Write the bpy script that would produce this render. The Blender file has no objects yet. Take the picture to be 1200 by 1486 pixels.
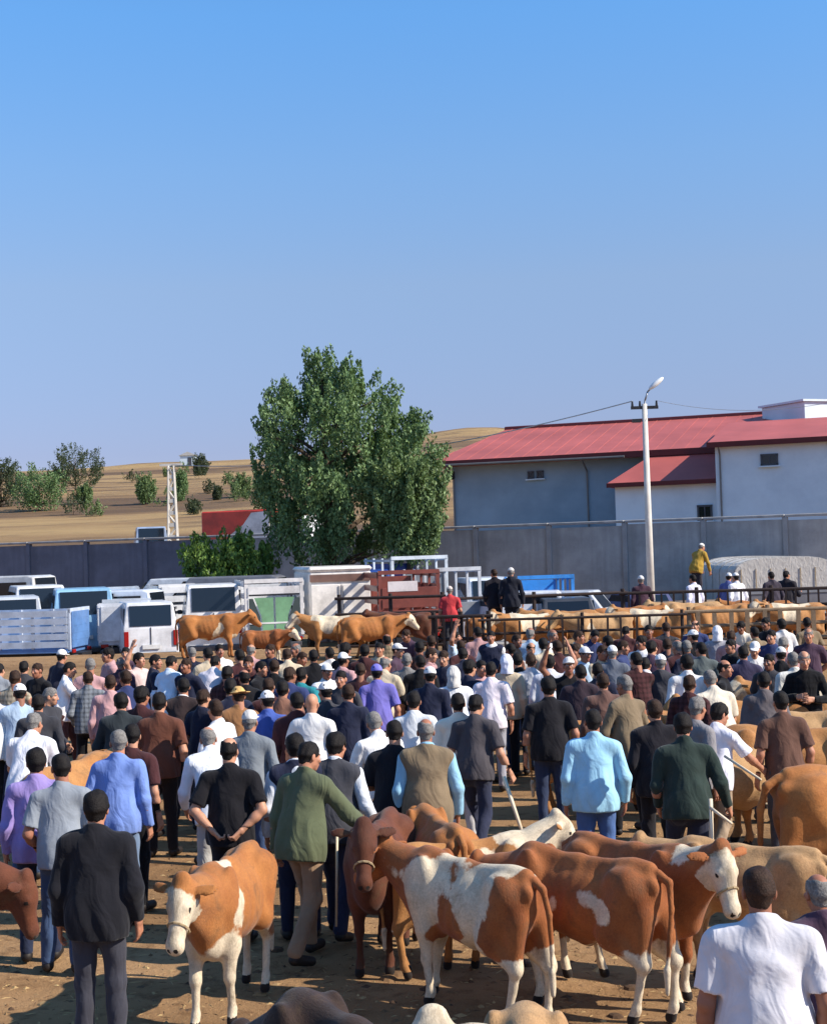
import bpy, math, random
import numpy as np
from mathutils import Matrix, Vector, Euler

# ------------------------------------------------------------------ camera, sky, sun, exposure
S = bpy.context.scene
COL = S.collection
CAM_H = 3.28; FPX = 2200.0; ROLL = math.radians(1.8); PITCH = math.atan(53/FPX)
cam = bpy.data.cameras.new('camera'); cam.sensor_fit = 'HORIZONTAL'; cam.sensor_width = 36
cam.lens = FPX/1200*36; cam.clip_end = 5000; cam.clip_start = .1
cam_o = bpy.data.objects.new('camera', cam); COL.objects.link(cam_o)
cam_o.matrix_world = Matrix.Translation((0, 0, CAM_H)) @ Matrix.Rotation(math.pi/2+PITCH, 4, 'X') @ Matrix.Rotation(-ROLL, 4, 'Z')
S.camera = cam_o
SUN_EL = math.radians(37); SUN_AZ = math.radians(-17); SUN_V = Vector((math.cos(SUN_AZ)*math.cos(SUN_EL), math.sin(SUN_AZ)*math.cos(SUN_EL), math.sin(SUN_EL)))
w = bpy.data.worlds.new('World'); S.world = w; w.use_nodes = True
nt = w.node_tree; bg = nt.nodes['Background']
sky = nt.nodes.new('ShaderNodeTexSky'); sky.sky_type = 'NISHITA'; sky.sun_disc = False
sky.sun_elevation = SUN_EL; sky.sun_rotation = math.atan2(SUN_V.x, SUN_V.y)
sky.altitude = 500; sky.air_density = .7; sky.dust_density = .2; sky.ozone_density = 5.0
# the clear deep-blue air of the photograph: one smooth grade by elevation, the same all round the sky
tcw = nt.nodes.new('ShaderNodeTexCoord'); sxw = nt.nodes.new('ShaderNodeSeparateXYZ'); nt.links.new(tcw.outputs['Generated'], sxw.inputs[0])
rpw = nt.nodes.new('ShaderNodeValToRGB'); rpw.color_ramp.interpolation = 'LINEAR'
for i_, (p_, c_) in enumerate([(0.0, (.62, .47, .5)), (.066, (.80, .60, .625)), (.173, (1.31, 1.07, .92)), (.245, (1.32, 1.35, 1.24)), (.336, (1.18, 1.62, 1.64)), (.6, (1.1, 1.65, 1.7))]):
    e_ = rpw.color_ramp.elements[i_] if i_ < 2 else rpw.color_ramp.elements.new(p_)
    e_.position = p_; e_.color = c_+(1,)
nt.links.new(sxw.outputs[2], rpw.inputs[0])
mxw = nt.nodes.new('ShaderNodeMix'); mxw.data_type = 'RGBA'; mxw.blend_type = 'MULTIPLY'; mxw.inputs[0].default_value = 1; mxw.clamp_result = False
nt.links.new(sky.outputs[0], mxw.inputs[6]); nt.links.new(rpw.outputs[0], mxw.inputs[7]); nt.links.new(mxw.outputs[2], bg.inputs[0]); bg.inputs[1].default_value = 0.10
sl = bpy.data.lights.new('sun', 'SUN'); sl.energy = 4.2; sl.angle = math.radians(.53); sl.color = (1, .91, .79)
so = bpy.data.objects.new('sun', sl); COL.objects.link(so)
so.rotation_euler = SUN_V.to_track_quat('Z', 'Y').to_euler(); so.location = (30, -10, 40)
S.view_settings.view_transform = 'Standard'; S.view_settings.look = 'None'
S.view_settings.exposure = 0.75; S.view_settings.gamma = 1.0
S.view_settings.use_curve_mapping = False
S.render.engine = 'CYCLES'

# ------------------------------------------------------------------ helpers
RND = random.Random(7)
def ray(px, py):
    dx, dy = px-600, py-743
    c, s = math.cos(ROLL), math.sin(ROLL)
    x, y = dx*c-dy*s, dx*s+dy*c
    cp, sp = math.cos(PITCH), math.sin(PITCH)
    return Vector((x, FPX*cp+y*sp, FPX*sp-y*cp))/FPX
def P(px, py, d):                       # world point of a picture position at depth d
    r = ray(px, py); return Vector((r.x, r.y, r.z))*(d/r.y)+Vector((0, 0, CAM_H))
def on_z(px, py, z):                    # world point at height z
    r = ray(px, py); t = (z-CAM_H)/r.z; return Vector((r.x*t, r.y*t, z))
def srgb(r, g, b):
    f = lambda v: v/12.92 if v <= .04045 else ((v+.055)/1.055)**2.4
    return (f(r/255), f(g/255), f(b/255), 1)
def mesh_np(name, V, F, smooth=True):
    V = np.asarray(V, np.float32); F = np.asarray(F, np.int32)
    me = bpy.data.meshes.new(name); n = F.shape[1]
    me.vertices.add(len(V)); me.vertices.foreach_set('co', V.ravel())
    me.loops.add(F.size); me.loops.foreach_set('vertex_index', F.ravel())
    me.polygons.add(len(F)); me.polygons.foreach_set('loop_start', np.arange(0, F.size, n, dtype=np.int32))
    me.polygons.foreach_set('use_smooth', np.full(len(F), smooth))
    me.update(calc_edges=True); return me
def link(name, me, parent=None, mat=None, M=None):
    o = bpy.data.objects.new(name, me); COL.objects.link(o)
    if parent is not None: o.parent = parent
    if M is not None: o.matrix_local = M
    if mat is not None and me is not None:
        if not me.materials: me.materials.append(mat)
        o.material_slots[0].link = 'OBJECT'; o.material_slots[0].material = mat
    return o
def tag(o, label=None, cat=None, group=None, kind=None):
    if label: o['label'] = label
    if cat: o['category'] = cat
    if group: o['group'] = group
    if kind: o['kind'] = kind
    return o
def empty(name, loc=(0, 0, 0), rz=0, scale=1):
    o = bpy.data.objects.new(name, None); COL.objects.link(o)
    o.location = loc; o.rotation_euler = (0, 0, rz); o.scale = (scale,)*3; o.empty_display_size = .2
    return o

class MB:                                # collects boxes, bars and prisms into ONE mesh
    def __init__(s): s.v = []; s.f = []
    def box(s, c, d, R=None, bev=0.0):
        hx, hy, hz = d[0]/2, d[1]/2, d[2]/2
        if bev <= 0:
            pts = [(x*hx, y*hy, z*hz) for z in (-1, 1) for y in (-1, 1) for x in (-1, 1)]
            fs = [(0, 2, 3, 1), (4, 5, 7, 6), (0, 1, 5, 4), (2, 6, 7, 3), (0, 4, 6, 2), (1, 3, 7, 5)]
        else:
            b = min(bev, hx*.9, hy*.9, hz*.9); pts = []; ix = {}
            for sx in (-1, 1):
                for sy in (-1, 1):
                    for sz in (-1, 1):
                        for a in range(3):
                            p = [sx*(hx-b), sy*(hy-b), sz*(hz-b)]; p[a] += (sx, sy, sz)[a]*b
                            ix[sx, sy, sz, a] = len(pts); pts.append(p)
            fs = []
            for a in range(3):
                o1, o2 = [i for i in range(3) if i != a]
                for sg in (-1, 1):
                    q = []
                    for u, v in ((-1, -1), (1, -1), (1, 1), (-1, 1)):
                        k = [0, 0, 0]; k[a] = sg; k[o1] = u; k[o2] = v; q.append(ix[k[0], k[1], k[2], a])
                    fs.append(tuple(q))
            for a in range(3):
                o1, o2 = [i for i in range(3) if i != a]
                for u in (-1, 1):
                    for v in (-1, 1):
                        q = []
                        for sg, ax in ((-1, o1), (1, o1), (1, o2), (-1, o2)):
                            k = [0, 0, 0]; k[a] = sg; k[o1] = u; k[o2] = v; q.append(ix[k[0], k[1], k[2], ax])
                        fs.append(tuple(q))
            for sx in (-1, 1):
                for sy in (-1, 1):
                    for sz in (-1, 1): fs.append((ix[sx, sy, sz, 0], ix[sx, sy, sz, 1], ix[sx, sy, sz, 2]))
        return s.add(pts, fs, c, R)
    def add(s, pts, fs, c=(0, 0, 0), R=None):
        n = len(s.v)
        for p in pts:
            q = Vector(p)
            if R is not None: q = R @ q
            s.v.append((q.x+c[0], q.y+c[1], q.z+c[2]))
        s.f += [tuple(i+n for i in f) for f in fs]; return s
    def bar(s, a, b, r, r2=None, n=8):
        a, b = Vector(a), Vector(b); r2 = r if r2 is None else r2
        z = (b-a).normalized(); x = z.orthogonal().normalized(); y = z.cross(x)
        pts = []; 
        for c, rr in ((a, r), (b, r2)):
            for i in range(n):
                t = 2*math.pi*(i+.5)/n; pts.append(c+x*math.cos(t)*rr+y*math.sin(t)*rr)
        fs = [(i, (i+1) % n, n+(i+1) % n, n+i) for i in range(n)]+[tuple(range(n-1, -1, -1)), tuple(range(n, 2*n))]
        return s.add(pts, fs)
    def tube(s, pts, r, n=6):
        for a, b in zip(pts[:-1], pts[1:]): s.bar(a, b, r, None, n)
        return s
    def prism(s, poly, y0, y1, axis='y'):            # poly in (x,z) extruded along y ; axis 'x': poly in (y,z)
        n = len(poly)
        if axis == 'y': pts = [(p[0], y0, p[1]) for p in poly]+[(p[0], y1, p[1]) for p in poly]
        else: pts = [(y0, p[0], p[1]) for p in poly]+[(y1, p[0], p[1]) for p in poly]
        fs = [(i, (i+1) % n, n+(i+1) % n, n+i) for i in range(n)]+[tuple(range(n-1, -1, -1)), tuple(range(n, 2*n))]
        return s.add(pts, fs)
    def build(s, name, mat, parent=None, M=None, smooth=False):
        me = bpy.data.meshes.new(name); me.from_pydata([tuple(v) for v in s.v], [], s.f)
        import bmesh
        bm = bmesh.new(); bm.from_mesh(me); bmesh.ops.recalc_face_normals(bm, faces=bm.faces); bm.to_mesh(me); bm.free()
        if smooth: me.polygons.foreach_set('use_smooth', [True]*len(me.polygons))
        return link(name, me, parent, mat, M)

# ------------------------------------------------------------------ materials
MATS = {}
def nodes(name):
    m = bpy.data.materials.new(name); m.use_nodes = True
    t = m.node_tree; b = t.nodes['Principled BSDF']
    return m, t, b
def N(t, typ, **kw):
    n = t.nodes.new(typ)
    for k, v in kw.items():
        if k in n.inputs.keys(): n.inputs[k].default_value = v
        else: setattr(n, k, v)
    return n
def noise(t, co, scale, detail=4, rough=.55, dist=0):
    n = N(t, 'ShaderNodeTexNoise'); n.inputs['Scale'].default_value = scale; n.inputs['Detail'].default_value = detail
    n.inputs['Roughness'].default_value = rough; n.inputs['Distortion'].default_value = dist
    if co is not None: t.links.new(co, n.inputs['Vector'])
    return n.outputs['Fac']
def ramp(t, fac, stops):
    r = N(t, 'ShaderNodeValToRGB'); e = r.color_ramp.elements
    while len(e) < len(stops): e.new(.5)
    for q, (p, c) in zip(e, stops): q.position = p; q.color = c
    t.links.new(fac, r.inputs[0]); return r.outputs[0]
def mix(t, fac, a, b, mode='MIX'):
    m = N(t, 'ShaderNodeMix'); m.data_type = 'RGBA'; m.blend_type = mode
    for sock, v in ((m.inputs[0], fac), (m.inputs[6], a), (m.inputs[7], b)):
        if hasattr(v, 'node'): t.links.new(v, sock)
        else: sock.default_value = v
    return m.outputs[2]
def mth(t, op, a, b=None, c=None):
    m = N(t, 'ShaderNodeMath'); m.operation = op
    for i, v in enumerate((a, b, c)):
        if v is None: continue
        if hasattr(v, 'node'): t.links.new(v, m.inputs[i])
        else: m.inputs[i].default_value = v
    return m.outputs[0]
def bump(t, b, h, strength=.3, dist=.01):
    n = N(t, 'ShaderNodeBump'); n.inputs['Strength'].default_value = strength; n.inputs['Distance'].default_value = dist
    t.links.new(h, n.inputs['Height']); t.links.new(n.outputs[0], b.inputs['Normal'])
def obco(t):
    return N(t, 'ShaderNodeTexCoord').outputs['Object']
def sc(c, k): return (c[0]*k, c[1]*k, c[2]*k, 1)

def cloth(col, plaid=False):
    key = ('cloth', col, plaid)
    if key in MATS: return MATS[key]
    m, t, b = nodes('cloth'); c = srgb(*col); co = obco(t)
    oi = N(t, 'ShaderNodeObjectInfo').outputs['Random']
    f = noise(t, co, 5, 5, .6)
    col1 = ramp(t, f, [(.25, sc(c, .78)), (.75, sc(c, 1.12))])
    if plaid:
        sx_ = N(t, 'ShaderNodeSeparateXYZ'); t.links.new(co, sx_.inputs[0])
        st1 = mth(t, 'GREATER_THAN', mth(t, 'SINE', mth(t, 'MULTIPLY', sx_.outputs[0], 95)), .25); st2 = mth(t, 'GREATER_THAN', mth(t, 'SINE', mth(t, 'MULTIPLY', sx_.outputs[2], 95)), .25)
        col1 = mix(t, mth(t, 'MULTIPLY', mth(t, 'ADD', st1, st2), .38), col1, sc(c, .3))
    hs = N(t, 'ShaderNodeHueSaturation'); t.links.new(col1, hs.inputs['Color'])
    t.links.new(mth(t, 'MULTIPLY_ADD', oi, .28, .86), hs.inputs['Value'])
    t.links.new(hs.outputs[0], b.inputs['Base Color']); b.inputs['Roughness'].default_value = .92
    b.inputs['Specular IOR Level'].default_value = .15
    b.inputs['Sheen Weight'].default_value = .12
    mpf = N(t, 'ShaderNodeMapping'); mpf.inputs['Scale'].default_value = (1.2, 1.2, .6); mpf.inputs['Rotation'].default_value = (0, .35, 0); t.links.new(co, mpf.inputs[0])
    fold = mth(t, 'ADD', noise(t, mpf.outputs[0], 5, 2, .45, 1.8), mth(t, 'MULTIPLY', noise(t, co, 26, 3, .5, .6), .12))
    bump(t, b, fold, .5, .045)
    MATS[key] = m; return m
def plain(name, col, rough=.6, metal=0, var=.15, nscale=3, bmp=.1, spec=.4, coat=0, dirt=None):
    key = (name, col, rough)
    if key in MATS: return MATS[key]
    m, t, b = nodes(name); c = srgb(*col); co = obco(t)
    f = noise(t, co, nscale, 6, .6)
    cc = ramp(t, f, [(.3, sc(c, 1-var)), (.7, sc(c, 1+var*.6))])
    if dirt:
        g = noise(t, co, nscale*.6, 8, .7)
        cc = mix(t, ramp(t, g, [(.45, (0, 0, 0, 1)), (.68, (1, 1, 1, 1))]), cc, srgb(*dirt))
    t.links.new(cc, b.inputs['Base Color']); b.inputs['Roughness'].default_value = rough
    b.inputs['Metallic'].default_value = metal; b.inputs['Specular IOR Level'].default_value = spec
    b.inputs['Coat Weight'].default_value = coat
    if bmp: bump(t, b, noise(t, co, nscale*8, 4), bmp, .01)
    MATS[key] = m; return m
def skin(col):
    key = ('skin', col)
    if key in MATS: return MATS[key]
    m, t, b = nodes('skin'); c = srgb(*col); co = obco(t)
    a = N(t, 'ShaderNodeAttribute'); a.attribute_name = 'face'
    sp = N(t, 'ShaderNodeSeparateColor'); t.links.new(a.outputs['Color'], sp.inputs[0])
    cc = ramp(t, noise(t, co, 22, 4), [(.3, sc(c, .86)), (.7, sc(c, 1.1))])
    cc = mix(t, sp.outputs[0], cc, srgb(28, 22, 20))
    cc = mix(t, sp.outputs[1], cc, srgb(150, 85, 75))
    cc = mix(t, sp.outputs[2], cc, srgb(225, 220, 212))
    t.links.new(cc, b.inputs['Base Color']); b.inputs['Roughness'].default_value = .55
    b.inputs['Subsurface Weight'].default_value = .06; b.inputs['Subsurface Radius'].default_value = (.01, .004, .002)
    b.inputs['Specular IOR Level'].default_value = .35
    MATS[key] = m; return m
def hairmat(col):
    key = ('hair', col)
    if key in MATS: return MATS[key]
    m, t, b = nodes('hair'); c = srgb(*col); co = obco(t)
    cc = ramp(t, noise(t, co, 60, 5), [(.3, sc(c, .6)), (.7, sc(c, 1.35))])
    t.links.new(cc, b.inputs['Base Color']); b.inputs['Roughness'].default_value = .7; b.inputs['Specular IOR Level'].default_value = .2
    bump(t, b, noise(t, co, 90, 4), .6, .01)
    MATS[key] = m; return m
def coat(brown, dark, white=(226, 210, 182)):
    key = ('coat', brown, dark, white)
    if key in MATS: return MATS[key]
    m, t, b = nodes('cow_coat'); co = obco(t)
    a = N(t, 'ShaderNodeAttribute'); a.attribute_name = 'pat'
    sp = N(t, 'ShaderNodeSeparateColor'); t.links.new(a.outputs['Color'], sp.inputs[0])
    n1 = noise(t, co, 9, 6, .62); n2 = noise(t, co, 3.2, 4)
    fld = mth(t, 'ADD', sp.outputs[0], mth(t, 'MULTIPLY', mth(t, 'SUBTRACT', n1, .5), .38))
    msk = ramp(t, fld, [(.47, (0, 0, 0, 1)), (.53, (1, 1, 1, 1))])
    c1, c2, cw = srgb(*brown), srgb(*dark), srgb(*white)
    base = ramp(t, n2, [(.3, c2), (.68, c1)])
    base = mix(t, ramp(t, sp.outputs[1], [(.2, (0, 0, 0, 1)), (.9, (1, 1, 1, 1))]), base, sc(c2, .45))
    wc = ramp(t, noise(t, co, 5, 6, .65), [(.32, sc(cw, .72)), (.62, cw)])
    cc = mix(t, msk, base, wc)
    mq = N(t, 'ShaderNodeMapping'); mq.inputs['Scale'].default_value = (26, 70, 40); t.links.new(co, mq.inputs[0])
    st = noise(t, mq.outputs[0], 1.5, 5, .75)
    cc = mix(t, 1.0, cc, ramp(t, st, [(.25, (.72, .7, .68, 1)), (.7, (1.12, 1.1, 1.08, 1))]), 'MULTIPLY')
    muck = ramp(t, noise(t, co, 4.5, 7, .7, .6), [(.52, (0, 0, 0, 1)), (.72, (1, 1, 1, 1))])
    cc = mix(t, mth(t, 'MULTIPLY', muck, .6), cc, srgb(92, 72, 50))
    ext = ramp(t, sp.outputs[2], [(.45, (0, 0, 0, 1)), (.6, (1, 1, 1, 1))])
    cc = mix(t, ext, cc, srgb(34, 27, 24))
    t.links.new(cc, b.inputs['Base Color']); b.inputs['Roughness'].default_value = .72
    b.inputs['Specular IOR Level'].default_value = .2; b.inputs['Sheen Weight'].default_value = .1
    mp = N(t, 'ShaderNodeMapping'); mp.inputs['Scale'].default_value = (30, 60, 22); t.links.new(co, mp.inputs[0])
    bump(t, b, noise(t, mp.outputs[0], 1.6, 5, .7), .45, .012)
    MATS[key] = m; return m

def dirt_mat():
    m, t, b = nodes('dirt'); co = obco(t)
    mp = N(t, 'ShaderNodeMapping'); mp.inputs['Scale'].default_value = (.35, 1, 1); t.links.new(co, mp.inputs[0])
    n1 = noise(t, mp.outputs[0], .55, 8, .6, .4); n2 = noise(t, co, 5, 8, .68); n3 = noise(t, co, 46, 5, .7)
    c = ramp(t, n1, [(.3, srgb(122, 94, 66)), (.52, srgb(154, 121, 86)), (.75, srgb(172, 139, 103))])
    c = mix(t, ramp(t, n2, [(.5, (0, 0, 0, 1)), (.72, (1, 1, 1, 1))]), c, srgb(108, 80, 55))
    c = mix(t, ramp(t, n3, [(.58, (0, 0, 0, 1)), (.75, (.7, .7, .7, 1))]), c, srgb(178, 150, 110))
    t.links.new(c, b.inputs['Base Color']); b.inputs['Roughness'].default_value = .95; b.inputs['Specular IOR Level'].default_value = .1
    bump(t, b, mth(t, 'ADD', mth(t, 'MULTIPLY', n2, 1.2), mth(t, 'MULTIPLY', n3, .5)), .7, .04)
    return m
def hill_mat():
    m, t, b = nodes('dry_grass'); co = obco(t)
    mp = N(t, 'ShaderNodeMapping'); mp.inputs['Scale'].default_value = (.35, 1.5, 1); t.links.new(co, mp.inputs[0])
    n1 = noise(t, mp.outputs[0], .035, 8, .62, .8); n2 = noise(t, mp.outputs[0], .09, 8, .7, .5); n3 = noise(t, mp.outputs[0], .45, 8, .8)
    c = ramp(t, n1, [(.38, srgb(96, 72, 48)), (.47, srgb(138, 108, 70)), (.6, srgb(164, 134, 88))])
    c = mix(t, ramp(t, n2, [(.5, (0, 0, 0, 1)), (.62, (1, 1, 1, 1))]), c, srgb(104, 80, 54))
    c = mix(t, ramp(t, n3, [(.57, (0, 0, 0, 1)), (.7, (.85, .85, .85, 1))]), c, srgb(92, 84, 52))
    t.links.new(c, b.inputs['Base Color']); b.inputs['Roughness'].default_value = .95
    bump(t, b, n3, .6, .5)
    return m
def leaf_mat(c0, c1):
    m, t, b = nodes('leaves')
    g = N(t, 'ShaderNodeNewGeometry').outputs['Random Per Island']
    c = ramp(t, g, [(0, srgb(*c0)), (1, srgb(*c1))])
    t.links.new(c, b.inputs['Base Color']); b.inputs['Roughness'].default_value = .5; b.inputs['Specular IOR Level'].default_value = .3
    tr = N(t, 'ShaderNodeBsdfTranslucent'); t.links.new(mix(t, .5, c, srgb(120, 140, 40)), tr.inputs[0])
    ms = N(t, 'ShaderNodeMixShader'); ms.inputs[0].default_value = .22
    out = [n for n in t.nodes if n.type == 'OUTPUT_MATERIAL'][0]
    t.links.new(b.outputs[0], ms.inputs[1]); t.links.new(tr.outputs[0], ms.inputs[2]); t.links.new(ms.outputs[0], out.inputs[0])
    return m
def concrete(col, stain=.5):
    key = ('conc', col)
    if key in MATS: return MATS[key]
    m, t, b = nodes('concrete'); co = obco(t); c = srgb(*col)
    n1 = noise(t, co, .8, 8, .65); n2 = noise(t, co, 12, 6, .6)
    mp = N(t, 'ShaderNodeMapping'); mp.inputs['Scale'].default_value = (2.2, 2.2, .18); t.links.new(co, mp.inputs[0])
    n3 = noise(t, mp.outputs[0], 1, 6, .6)
    cc = ramp(t, n1, [(.3, sc(c, .66)), (.7, sc(c, 1.2))])
    cc = mix(t, ramp(t, n3, [(.48, (0, 0, 0, 1)), (.75, (stain,)*3+(1,))]), cc, sc(c, .4))
    t.links.new(cc, b.inputs['Base Color']); b.inputs['Roughness'].default_value = .9
    bump(t, b, n2, .35, .02)
    MATS[key] = m; return m
def glass_mat():
    if 'glass' in MATS: return MATS['glass']
    m, t, b = nodes('dark_glass'); b.inputs['Base Color'].default_value = srgb(24, 30, 38); b.inputs['Roughness'].default_value = .08
    b.inputs['Specular IOR Level'].default_value = .6
    MATS['glass'] = m; return m

# ------------------------------------------------------------------ signed-distance modelling
class SDF:
    def __init__(s, lo, hi, res):
        s.lo = np.array(lo, np.float32); s.res = res
        n = np.ceil((np.array(hi)-np.array(lo))/res).astype(int)+1
        s.ax = [(s.lo[i]+np.arange(n[i])*res).astype(np.float32) for i in range(3)]
        s.D = np.full(n, 1.0, np.float32)
    def sub(s, lo, hi, pad):
        sl = []
        for i in range(3):
            a = int(max(0, math.floor((lo[i]-pad-s.lo[i])/s.res))); b = int(min(len(s.ax[i]), math.ceil((hi[i]+pad-s.lo[i])/s.res)+1))
            if b <= a: return None
            sl.append(slice(a, b))
        return tuple(sl)
    def xyz(s, sl=None):
        sl = sl or (slice(None),)*3
        return (s.ax[0][sl[0]][:, None, None], s.ax[1][sl[1]][None, :, None], s.ax[2][sl[2]][None, None, :])
    def put(s, sl, d, k, op):
        o = s.D[sl]
        if op == 'u':
            h = np.maximum(k-np.abs(o-d), 0)/k; s.D[sl] = np.minimum(o, d)-h*h*k*.25
        else:
            d = -d; h = np.maximum(k-np.abs(o-d), 0)/k; s.D[sl] = np.maximum(o, d)+h*h*k*.25
    def cap(s, a, b, ra, rb=None, k=.03, op='u'):
        rb = ra if rb is None else rb
        a = np.array(a, np.float32); b = np.array(b, np.float32); r = max(ra, rb)
        sl = s.sub(np.minimum(a, b)-r, np.maximum(a, b)+r, k+.05)
        if sl is None: return s
        X, Y, Z = s.xyz(sl); ba = b-a; L = float(ba@ba)+1e-9
        px, py, pz = X-a[0], Y-a[1], Z-a[2]
        t = np.clip((px*ba[0]+py*ba[1]+pz*ba[2])/L, 0, 1)
        d = np.sqrt((px-t*ba[0])**2+(py-t*ba[1])**2+(pz-t*ba[2])**2)-(ra+(rb-ra)*t)
        s.put(sl, d, k, op); return s
    def ell(s, c, r, k=.03, R=None, op='u'):
        c = np.array(c, np.float32); r = np.array(r, np.float32); m = r.max() if R is not None else r
        sl = s.sub(c-m, c+m, k+.05)
        if sl is None: return s
        X, Y, Z = s.xyz(sl); px, py, pz = X-c[0], Y-c[1], Z-c[2]
        if R is not None:
            R = np.array(R, np.float32)
            px, py, pz = (R[0, 0]*px+R[1, 0]*py+R[2, 0]*pz, R[0, 1]*px+R[1, 1]*py+R[2, 1]*pz, R[0, 2]*px+R[1, 2]*py+R[2, 2]*pz)
        k0 = np.sqrt((px/r[0])**2+(py/r[1])**2+(pz/r[2])**2)+1e-6
        k1 = np.sqrt((px/r[0]**2)**2+(py/r[1]**2)**2+(pz/r[2]**2)**2)+1e-6
        s.put(sl, k0*(k0-1)/k1, k, op); return s
    def plane(s, p, n):                  # keep the side the normal points away from
        X, Y, Z = s.xyz(); n = np.array(n, float); n /= np.linalg.norm(n)
        s.D = np.maximum(s.D, ((X-p[0])*n[0]+(Y-p[1])*n[1]+(Z-p[2])*n[2]).astype(np.float32)); return s
    def wrinkle(s, amp, freq, seed):
        rs = np.random.RandomState(seed); X, Y, Z = s.xyz(); w = 0
        for i in range(5):
            k = rs.normal(size=3)*freq*(.6+.25*i); k[2] *= .75
            k2 = rs.normal(size=3)*freq*.45
            w = w+np.sin(k[0]*X+k[1]*Y+k[2]*Z+rs.rand()*6+1.6*np.sin(k2[0]*X+k2[1]*Y+k2[2]*Z+rs.rand()*6))*(1/(1+.3*i))
        s.D += (w*amp*.45).astype(np.float32); return s
    def mesh(s):
        D = s.D; sg = D < 0; c = sg[:-1, :-1, :-1].astype(np.int8)
        off = [(i, j, k) for i in (0, 1) for j in (0, 1) for k in (0, 1)]
        nx, ny, nz = [q-1 for q in D.shape]; tot = np.zeros((nx, ny, nz), np.int8)
        for i, j, k in off: tot += sg[i:i+nx, j:j+ny, k:k+nz]
        act = (tot > 0) & (tot < 8); I = np.argwhere(act); idx = np.full(act.shape, -1, np.int32); idx[act] = np.arange(len(I))
        vals = [D[I[:, 0]+i, I[:, 1]+j, I[:, 2]+k] for i, j, k in off]
        acc = np.zeros((len(I), 3), np.float32); cnt = np.zeros(len(I), np.float32)
        for a in range(8):
            for b in range(a+1, 8):
                oa, ob = off[a], off[b]
                if sum(abs(oa[q]-ob[q]) for q in range(3)) != 1: continue
                m = (vals[a] < 0) != (vals[b] < 0); den = vals[a]-vals[b]
                t = np.where(m, vals[a]/np.where(np.abs(den) < 1e-12, 1, den), 0)
                for q in range(3): acc[:, q] += np.where(m, oa[q]+t*(ob[q]-oa[q]), 0)
                cnt += m
        V = s.lo+(I+acc/np.maximum(cnt, 1)[:, None])*s.res
        F = []
        for ax in range(3):
            o1, o2 = (ax+1) % 3, (ax+2) % 3
            lo = [slice(None)]*3; hi = [slice(None)]*3; lo[ax] = slice(0, -1); hi[ax] = slice(1, None)
            A, B = sg[tuple(lo)], sg[tuple(hi)]; E = np.argwhere(A != B)
            e1 = np.zeros(3, int); e1[o1] = 1; e2 = np.zeros(3, int); e2[o2] = 1
            ok = (E[:, o1] >= 1) & (E[:, o2] >= 1) & (E[:, o1] < act.shape[o1]) & (E[:, o2] < act.shape[o2]); E = E[ok]
            if not len(E): continue
            g = lambda q: idx[q[:, 0], q[:, 1], q[:, 2]]
            Q = np.stack([g(E-e1-e2), g(E-e2), g(E), g(E-e1)], 1)
            fl = A[E[:, 0], E[:, 1], E[:, 2]]
            Q[~fl] = Q[~fl][:, ::-1]; Q = Q[(Q >= 0).all(1)]; F.append(Q)
        return V.astype(np.float32), np.concatenate(F) if F else np.zeros((0, 4), np.int32)

# ------------------------------------------------------------------ ground, bank, hill
rs = np.random.RandomState(3)
def vnoise(x, y, seed, oct=4):
    r = np.random.RandomState(seed); v = np.zeros_like(x)
    for o in range(oct):
        for q in range(3):
            a = r.rand()*6.28; f = 2**o*(.8+.4*r.rand())
            v += np.sin((x*math.cos(a)+y*math.sin(a))*f+r.rand()*6.28+1.3*np.sin((x*math.sin(a)-y*math.cos(a))*f*.6+r.rand()*6))/2**o
    return v/4
def sheet(name, xs, ys, zf, mat):
    X, Y = np.meshgrid(xs, ys, indexing='ij'); Z = zf(X, Y)
    nx, ny = len(xs), len(ys); V = np.stack([X, Y, Z], -1).reshape(-1, 3)
    i = np.arange(nx*ny).reshape(nx, ny)
    F = np.stack([i[:-1, :-1], i[1:, :-1], i[1:, 1:], i[:-1, 1:]], -1).reshape(-1, 4)
    return link(name, mesh_np(name, V, F), None, mat)
DIRT = dirt_mat()
xs = np.unique(np.concatenate([np.linspace(-400, -9, 40), np.arange(-9, 9.01, .1), np.linspace(9, 400, 40)]))
ys = np.unique(np.concatenate([np.linspace(-60, 4, 20), np.arange(4, 18, .1), np.linspace(18, 78, 60)]))
def yard_z(X, Y):
    fade = np.clip((9.2-np.abs(X))/2, 0, 1)*np.clip((Y-3)/2, 0, 1)*np.clip((19-Y)/3, 0, 1)
    return -.022+.016*fade*(vnoise(X*2.2, Y*2.2, 4, 4)+.6*vnoise(X*.6, Y*.6, 9, 2))
tag(sheet('ground', xs, ys, yard_z, DIRT), kind='structure')
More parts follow.
